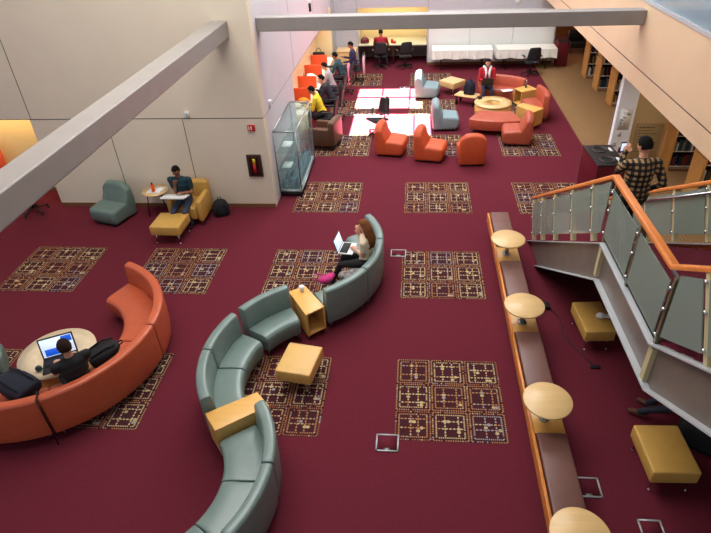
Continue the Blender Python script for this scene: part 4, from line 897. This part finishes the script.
# carrels, all facing the side wall
person((-2.42, 10.72, 0), PI / 2, 'person in a bright yellow top at the nearest study carrel', cl('yellow_top', (225, 200, 40)), cl('dark_trousers', (40, 36, 44)), M['skin2'], H_['black'], pel=.59, lean=.35, hands=((-.15, .45, .82), (.12, .45, .82)), head=(-.3, 0), s=1)
person((-2.28, 11.85, 0), PI / 2, 'person in a charcoal jacket leaning over the second study carrel', cl('charcoal_jacket', (36, 40, 50)), cl('black_trousers', (24, 24, 28)), M['skin'], H_['black'], pel=.59, lean=.40, hands=((-.15, .50, .83), (.12, .50, .83)), head=(-.1, 0))
person((-2.42, 13.05, 0), PI / 2, 'person in a light grey shirt at the third study carrel', cl('grey_shirt', (160, 158, 160)), J, M['skin'], H_['black'], pel=.59, lean=.30, hands=((-.15, .45, .82), (.12, .45, .82)), head=(-.2, 0))
person((-2.24, 14.25, 0), PI / 2 - .1, 'person in a dark teal and grey top reaching across the fourth carrel', cl('dark_teal_top', (30, 66, 74)), cl('charcoal_trousers', (34, 32, 40)), M['skin2'], H_['black'], pel=.59, lean=.30, hands=((-.15, .50, .83), (.18, .58, .83)), head=(-.2, 0))
person((-1.98, 15.5, 0), PI / 2, 'person in a navy sweater sitting sideways at the farthest carrel', cl('navy_sweater', (28, 34, 72)), cl('slate_trousers', (40, 44, 60)), M['skin2'], H_['black'], pel=.59, lean=.08, hands=((-.10, .32, .72), (.10, .36, .85)), head=(-.45, 0))
person((-1.12, 17.27, 0), 0, 'person in a crimson shirt and jeans working at the far counter, seen from behind', cl('crimson_shirt', (160, 14, 40)), J, M['skin2'], H_['black'], pel=.59, lean=.12, hands=((-.22, .42, .83), (.24, .42, .83)), feet=((-.08, .46, 0), (.20, .46, 0)), head=(-.2, 0), sleeve=.5)
rc_ = person((2.44, 13.30, 0), PI + .05, 'person in a red cardigan and white scarf with a black laptop on the rust sofa', cl('red_cardigan', (176, 22, 38)), J, M['skin'], H_['black'], pel=.545, lean=.05, hands=((-.12, .30, .735), (.10, .28, .735)), feet=((-.12, .42, 0), (.12, .42, 0)), head=(-.25, 0), hairlen=.14)
MB().tube([(.09, .10, 1.12), (.12, .0, 1.08), (.08, -.08, 1.10), (-.08, -.08, 1.10), (-.12, .0, 1.08), (-.09, .10, 1.12)], .035).tube([(.08, .11, 1.10), (.05, .16, .95), (.06, .17, .80)], .035).tube([(-.08, .11, 1.10), (-.05, .16, .95), (-.06, .17, .80)], .035).build('scarf', cl('white_scarf', (225, 222, 220)), rc_, ang=1.5)
# figure on the stair
pl = mat('plaid_flannel', (60, 50, 38), .85); nt = pl.node_tree; bs = nt.nodes['Principled BSDF']; tc = nt.nodes.new('ShaderNodeTexCoord'); prev = None
for ax in ('X', 'Z'):
    wv = nt.nodes.new('ShaderNodeTexWave'); wv.bands_direction = ax; wv.inputs['Scale'].default_value = 4.4; nt.links.new(tc.outputs['Object'], wv.inputs['Vector'])
    cr = nt.nodes.new('ShaderNodeMath'); cr.operation = 'GREATER_THAN'; cr.inputs[1].default_value = .5; nt.links.new(wv.outputs['Fac'], cr.inputs[0])
    if prev: ad = nt.nodes.new('ShaderNodeMath'); ad.operation = 'ADD'; nt.links.new(prev.outputs[0], ad.inputs[0]); nt.links.new(cr.outputs[0], ad.inputs[1]); hf = nt.nodes.new('ShaderNodeMath'); hf.operation = 'MULTIPLY'; hf.inputs[1].default_value = .5; nt.links.new(ad.outputs[0], hf.inputs[0])
    prev = cr
rp = nt.nodes.new('ShaderNodeValToRGB'); rp.color_ramp.interpolation = 'CONSTANT'; rp.color_ramp.elements[0].color = (*lin((16, 14, 16)), 1); rp.color_ramp.elements[1].position = .75; rp.color_ramp.elements[1].color = (*lin((176, 142, 92)), 1)
e = rp.color_ramp.elements.new(.25); e.color = (*lin((56, 46, 40)), 1); nt.links.new(hf.outputs[0], rp.inputs[0]); nt.links.new(rp.outputs[0], bs.inputs['Base Color'])
person((3.08, 1.95, 1.763), .15, 'person in a black and tan plaid shirt on the stairs, holding up a phone', pl, cl('black_shorts', (14, 14, 16)), M['skin'], H_['black'], pel=.80, lean=.06, hands=((-.08, .34, 1.28), (.20, .10, .85)), feet=((-.10, .0, 0), (.12, .02, 0)), head=(-.3, .25))
ph = empty('smartphone', (2.93, 2.32, 3.10), .2, 'dark smartphone held up by the plaid-shirt person', 'phone'); MB().box(-.04, .04, -.006, .006, -.07, .07, .004).build('phone_body', M['black'], ph); MB().box(-.034, .034, -.008, -.006, -.05, .055).build('display', M['screen'], ph)
# someone resting in a chair beneath the stair: only the legs show
person((3.99, .25, 0), 1.0, 'person in dark jeans and brown shoes sitting beneath the stair landing', cl('dark_coat', (30, 28, 34)), JD, M['skin'], H_['black'], pel=.56, lean=0, hands=((-.12, .3, .68), (.12, .3, .68)), feet=((-.16, .80, .0), (.10, .70, 0)), head=(0, 0), shoes=cl('brown_leather_shoe', (96, 62, 36)))
lounge_chair((4.09, .18, 0), 1.0, M['blackfab'], 'black lounge chair beneath the stair landing, mostly hidden by it', None)
# things they hold or keep beside them
laptop((-.94, 3.53, .672), 1.42, 'black laptop with pale blue screen on the lap of the long-haired person', s=1.08, body=M['white'], blocks=False)
laptop((2.42, 12.88, .675), PI, 'black laptop on the lap of the red cardigan person', scr=True)
o = MB().box(-.22, 0, -.15, .15, 0, .03, .004).box(0, .22, -.15, .15, 0, .03, .004).box(-.2, .2, -.13, .13, .03, .036).build('open_binder', M['paper']); o.location = (-4.72, 5.28, .745); o.scale = (1.15, 1.1, 1); o.rotation_euler = (-.25, 0, 0); tag(o, 'large white open binder on the lap of the teal top person', 'binder')
o = MB().ball((0, 0, .06), .14, .09, .06, 12).ball((.1, .06, .05), .09, .07, .05, 10).tube([(-.12, 0, .06), (-.2, .05, .12), (-.1, .1, .14), (.0, .04, .1)], .014, 6).build('handbag', M['pink']); o.location = (-1.25, 2.86, .435); o.rotation_euler = (0, 0, .5); tag(o, 'magenta bag lying on the green sofa seat', 'bag')
sc_ = mat('grey_patterned_scarf', (130, 122, 118), .9, var=.7, scale=26)
o = MB().ball((0, 0, .05), .17, .11, .05, 14).ball((.12, -.05, .04), .10, .12, .045, 12).ball((-.10, .06, .06), .10, .08, .06, 12).build('scarf', sc_); o.location = (-.86, 3.02, .44); o.rotation_euler = (0, 0, .9); tag(o, 'crumpled grey patterned scarf on the green sofa beside the long-haired person', 'scarf')
for loc, rz, m_, lb in (((-2.02, 11.85, .42), PI / 2, M['blackfab'], 'black jacket hung over the chair of the charcoal jacket person'), ((-1.63, 15.5, .30), PI / 2, cl('pale_lilac_jacket', (205, 185, 195)), 'pale pink jacket hung over the chair of the navy sweater person'), ((-2.02, 14.2, .34), PI / 2, cl('rose_cloth', (190, 130, 150)), 'rose coloured cloth hung over the chair of the dark teal top person')):
    mb = MB(); vs = []; n = 14
    for j, (z, w_, d) in enumerate(((0, .20, .03), (.2, .23, .035), (.45, .25, .04), (.60, .22, .05), (.66, .12, .03))):
        for i in range(n): a = 2 * PI * i / n; vs.append((w_ * math.cos(a), d * math.sin(a) * (1 + .3 * math.sin(i * 3 + j)), z))
    o = mb.poly(vs, [tuple(range(n)), tuple(range(4 * n, 5 * n))] + [(j * n + i, j * n + (i + 1) % n, (j + 1) * n + (i + 1) % n, (j + 1) * n + i) for j in range(4) for i in range(n)]).build('jacket', m_, ang=1.4); o.location = loc; o.rotation_euler = (0, 0, rz); tag(o, lb, 'jacket')

# whatever stands on a carpet inlay is lifted by the inlay's thickness
bpy.context.view_layer.update()
rects = [(o.location.x, o.location.y) for o in bpy.data.objects if o.name.startswith('patterned_carpet_inlay')]
for o in list(bpy.data.objects):
    if o.parent or 'label' not in o or o.name.startswith(('patterned_carpet_inlay', 'staircase', 'floor_outlet')) or abs(o.location.z) > .001: continue
    ms = [c for c in [o] + list(o.children_recursive) if c.type == 'MESH']
    pts = [c.matrix_world @ Vector(b) for c in ms for b in c.bound_box]; lo = [p for p in pts if p.z < .12] or pts
    x0, x1, y0, y1 = min(p.x for p in lo), max(p.x for p in lo), min(p.y for p in lo), max(p.y for p in lo)
    if any(x0 < rx + 1.5 and x1 > rx and y0 < ry + 1.5 and y1 > ry for rx, ry in rects): o.location.z += .0026
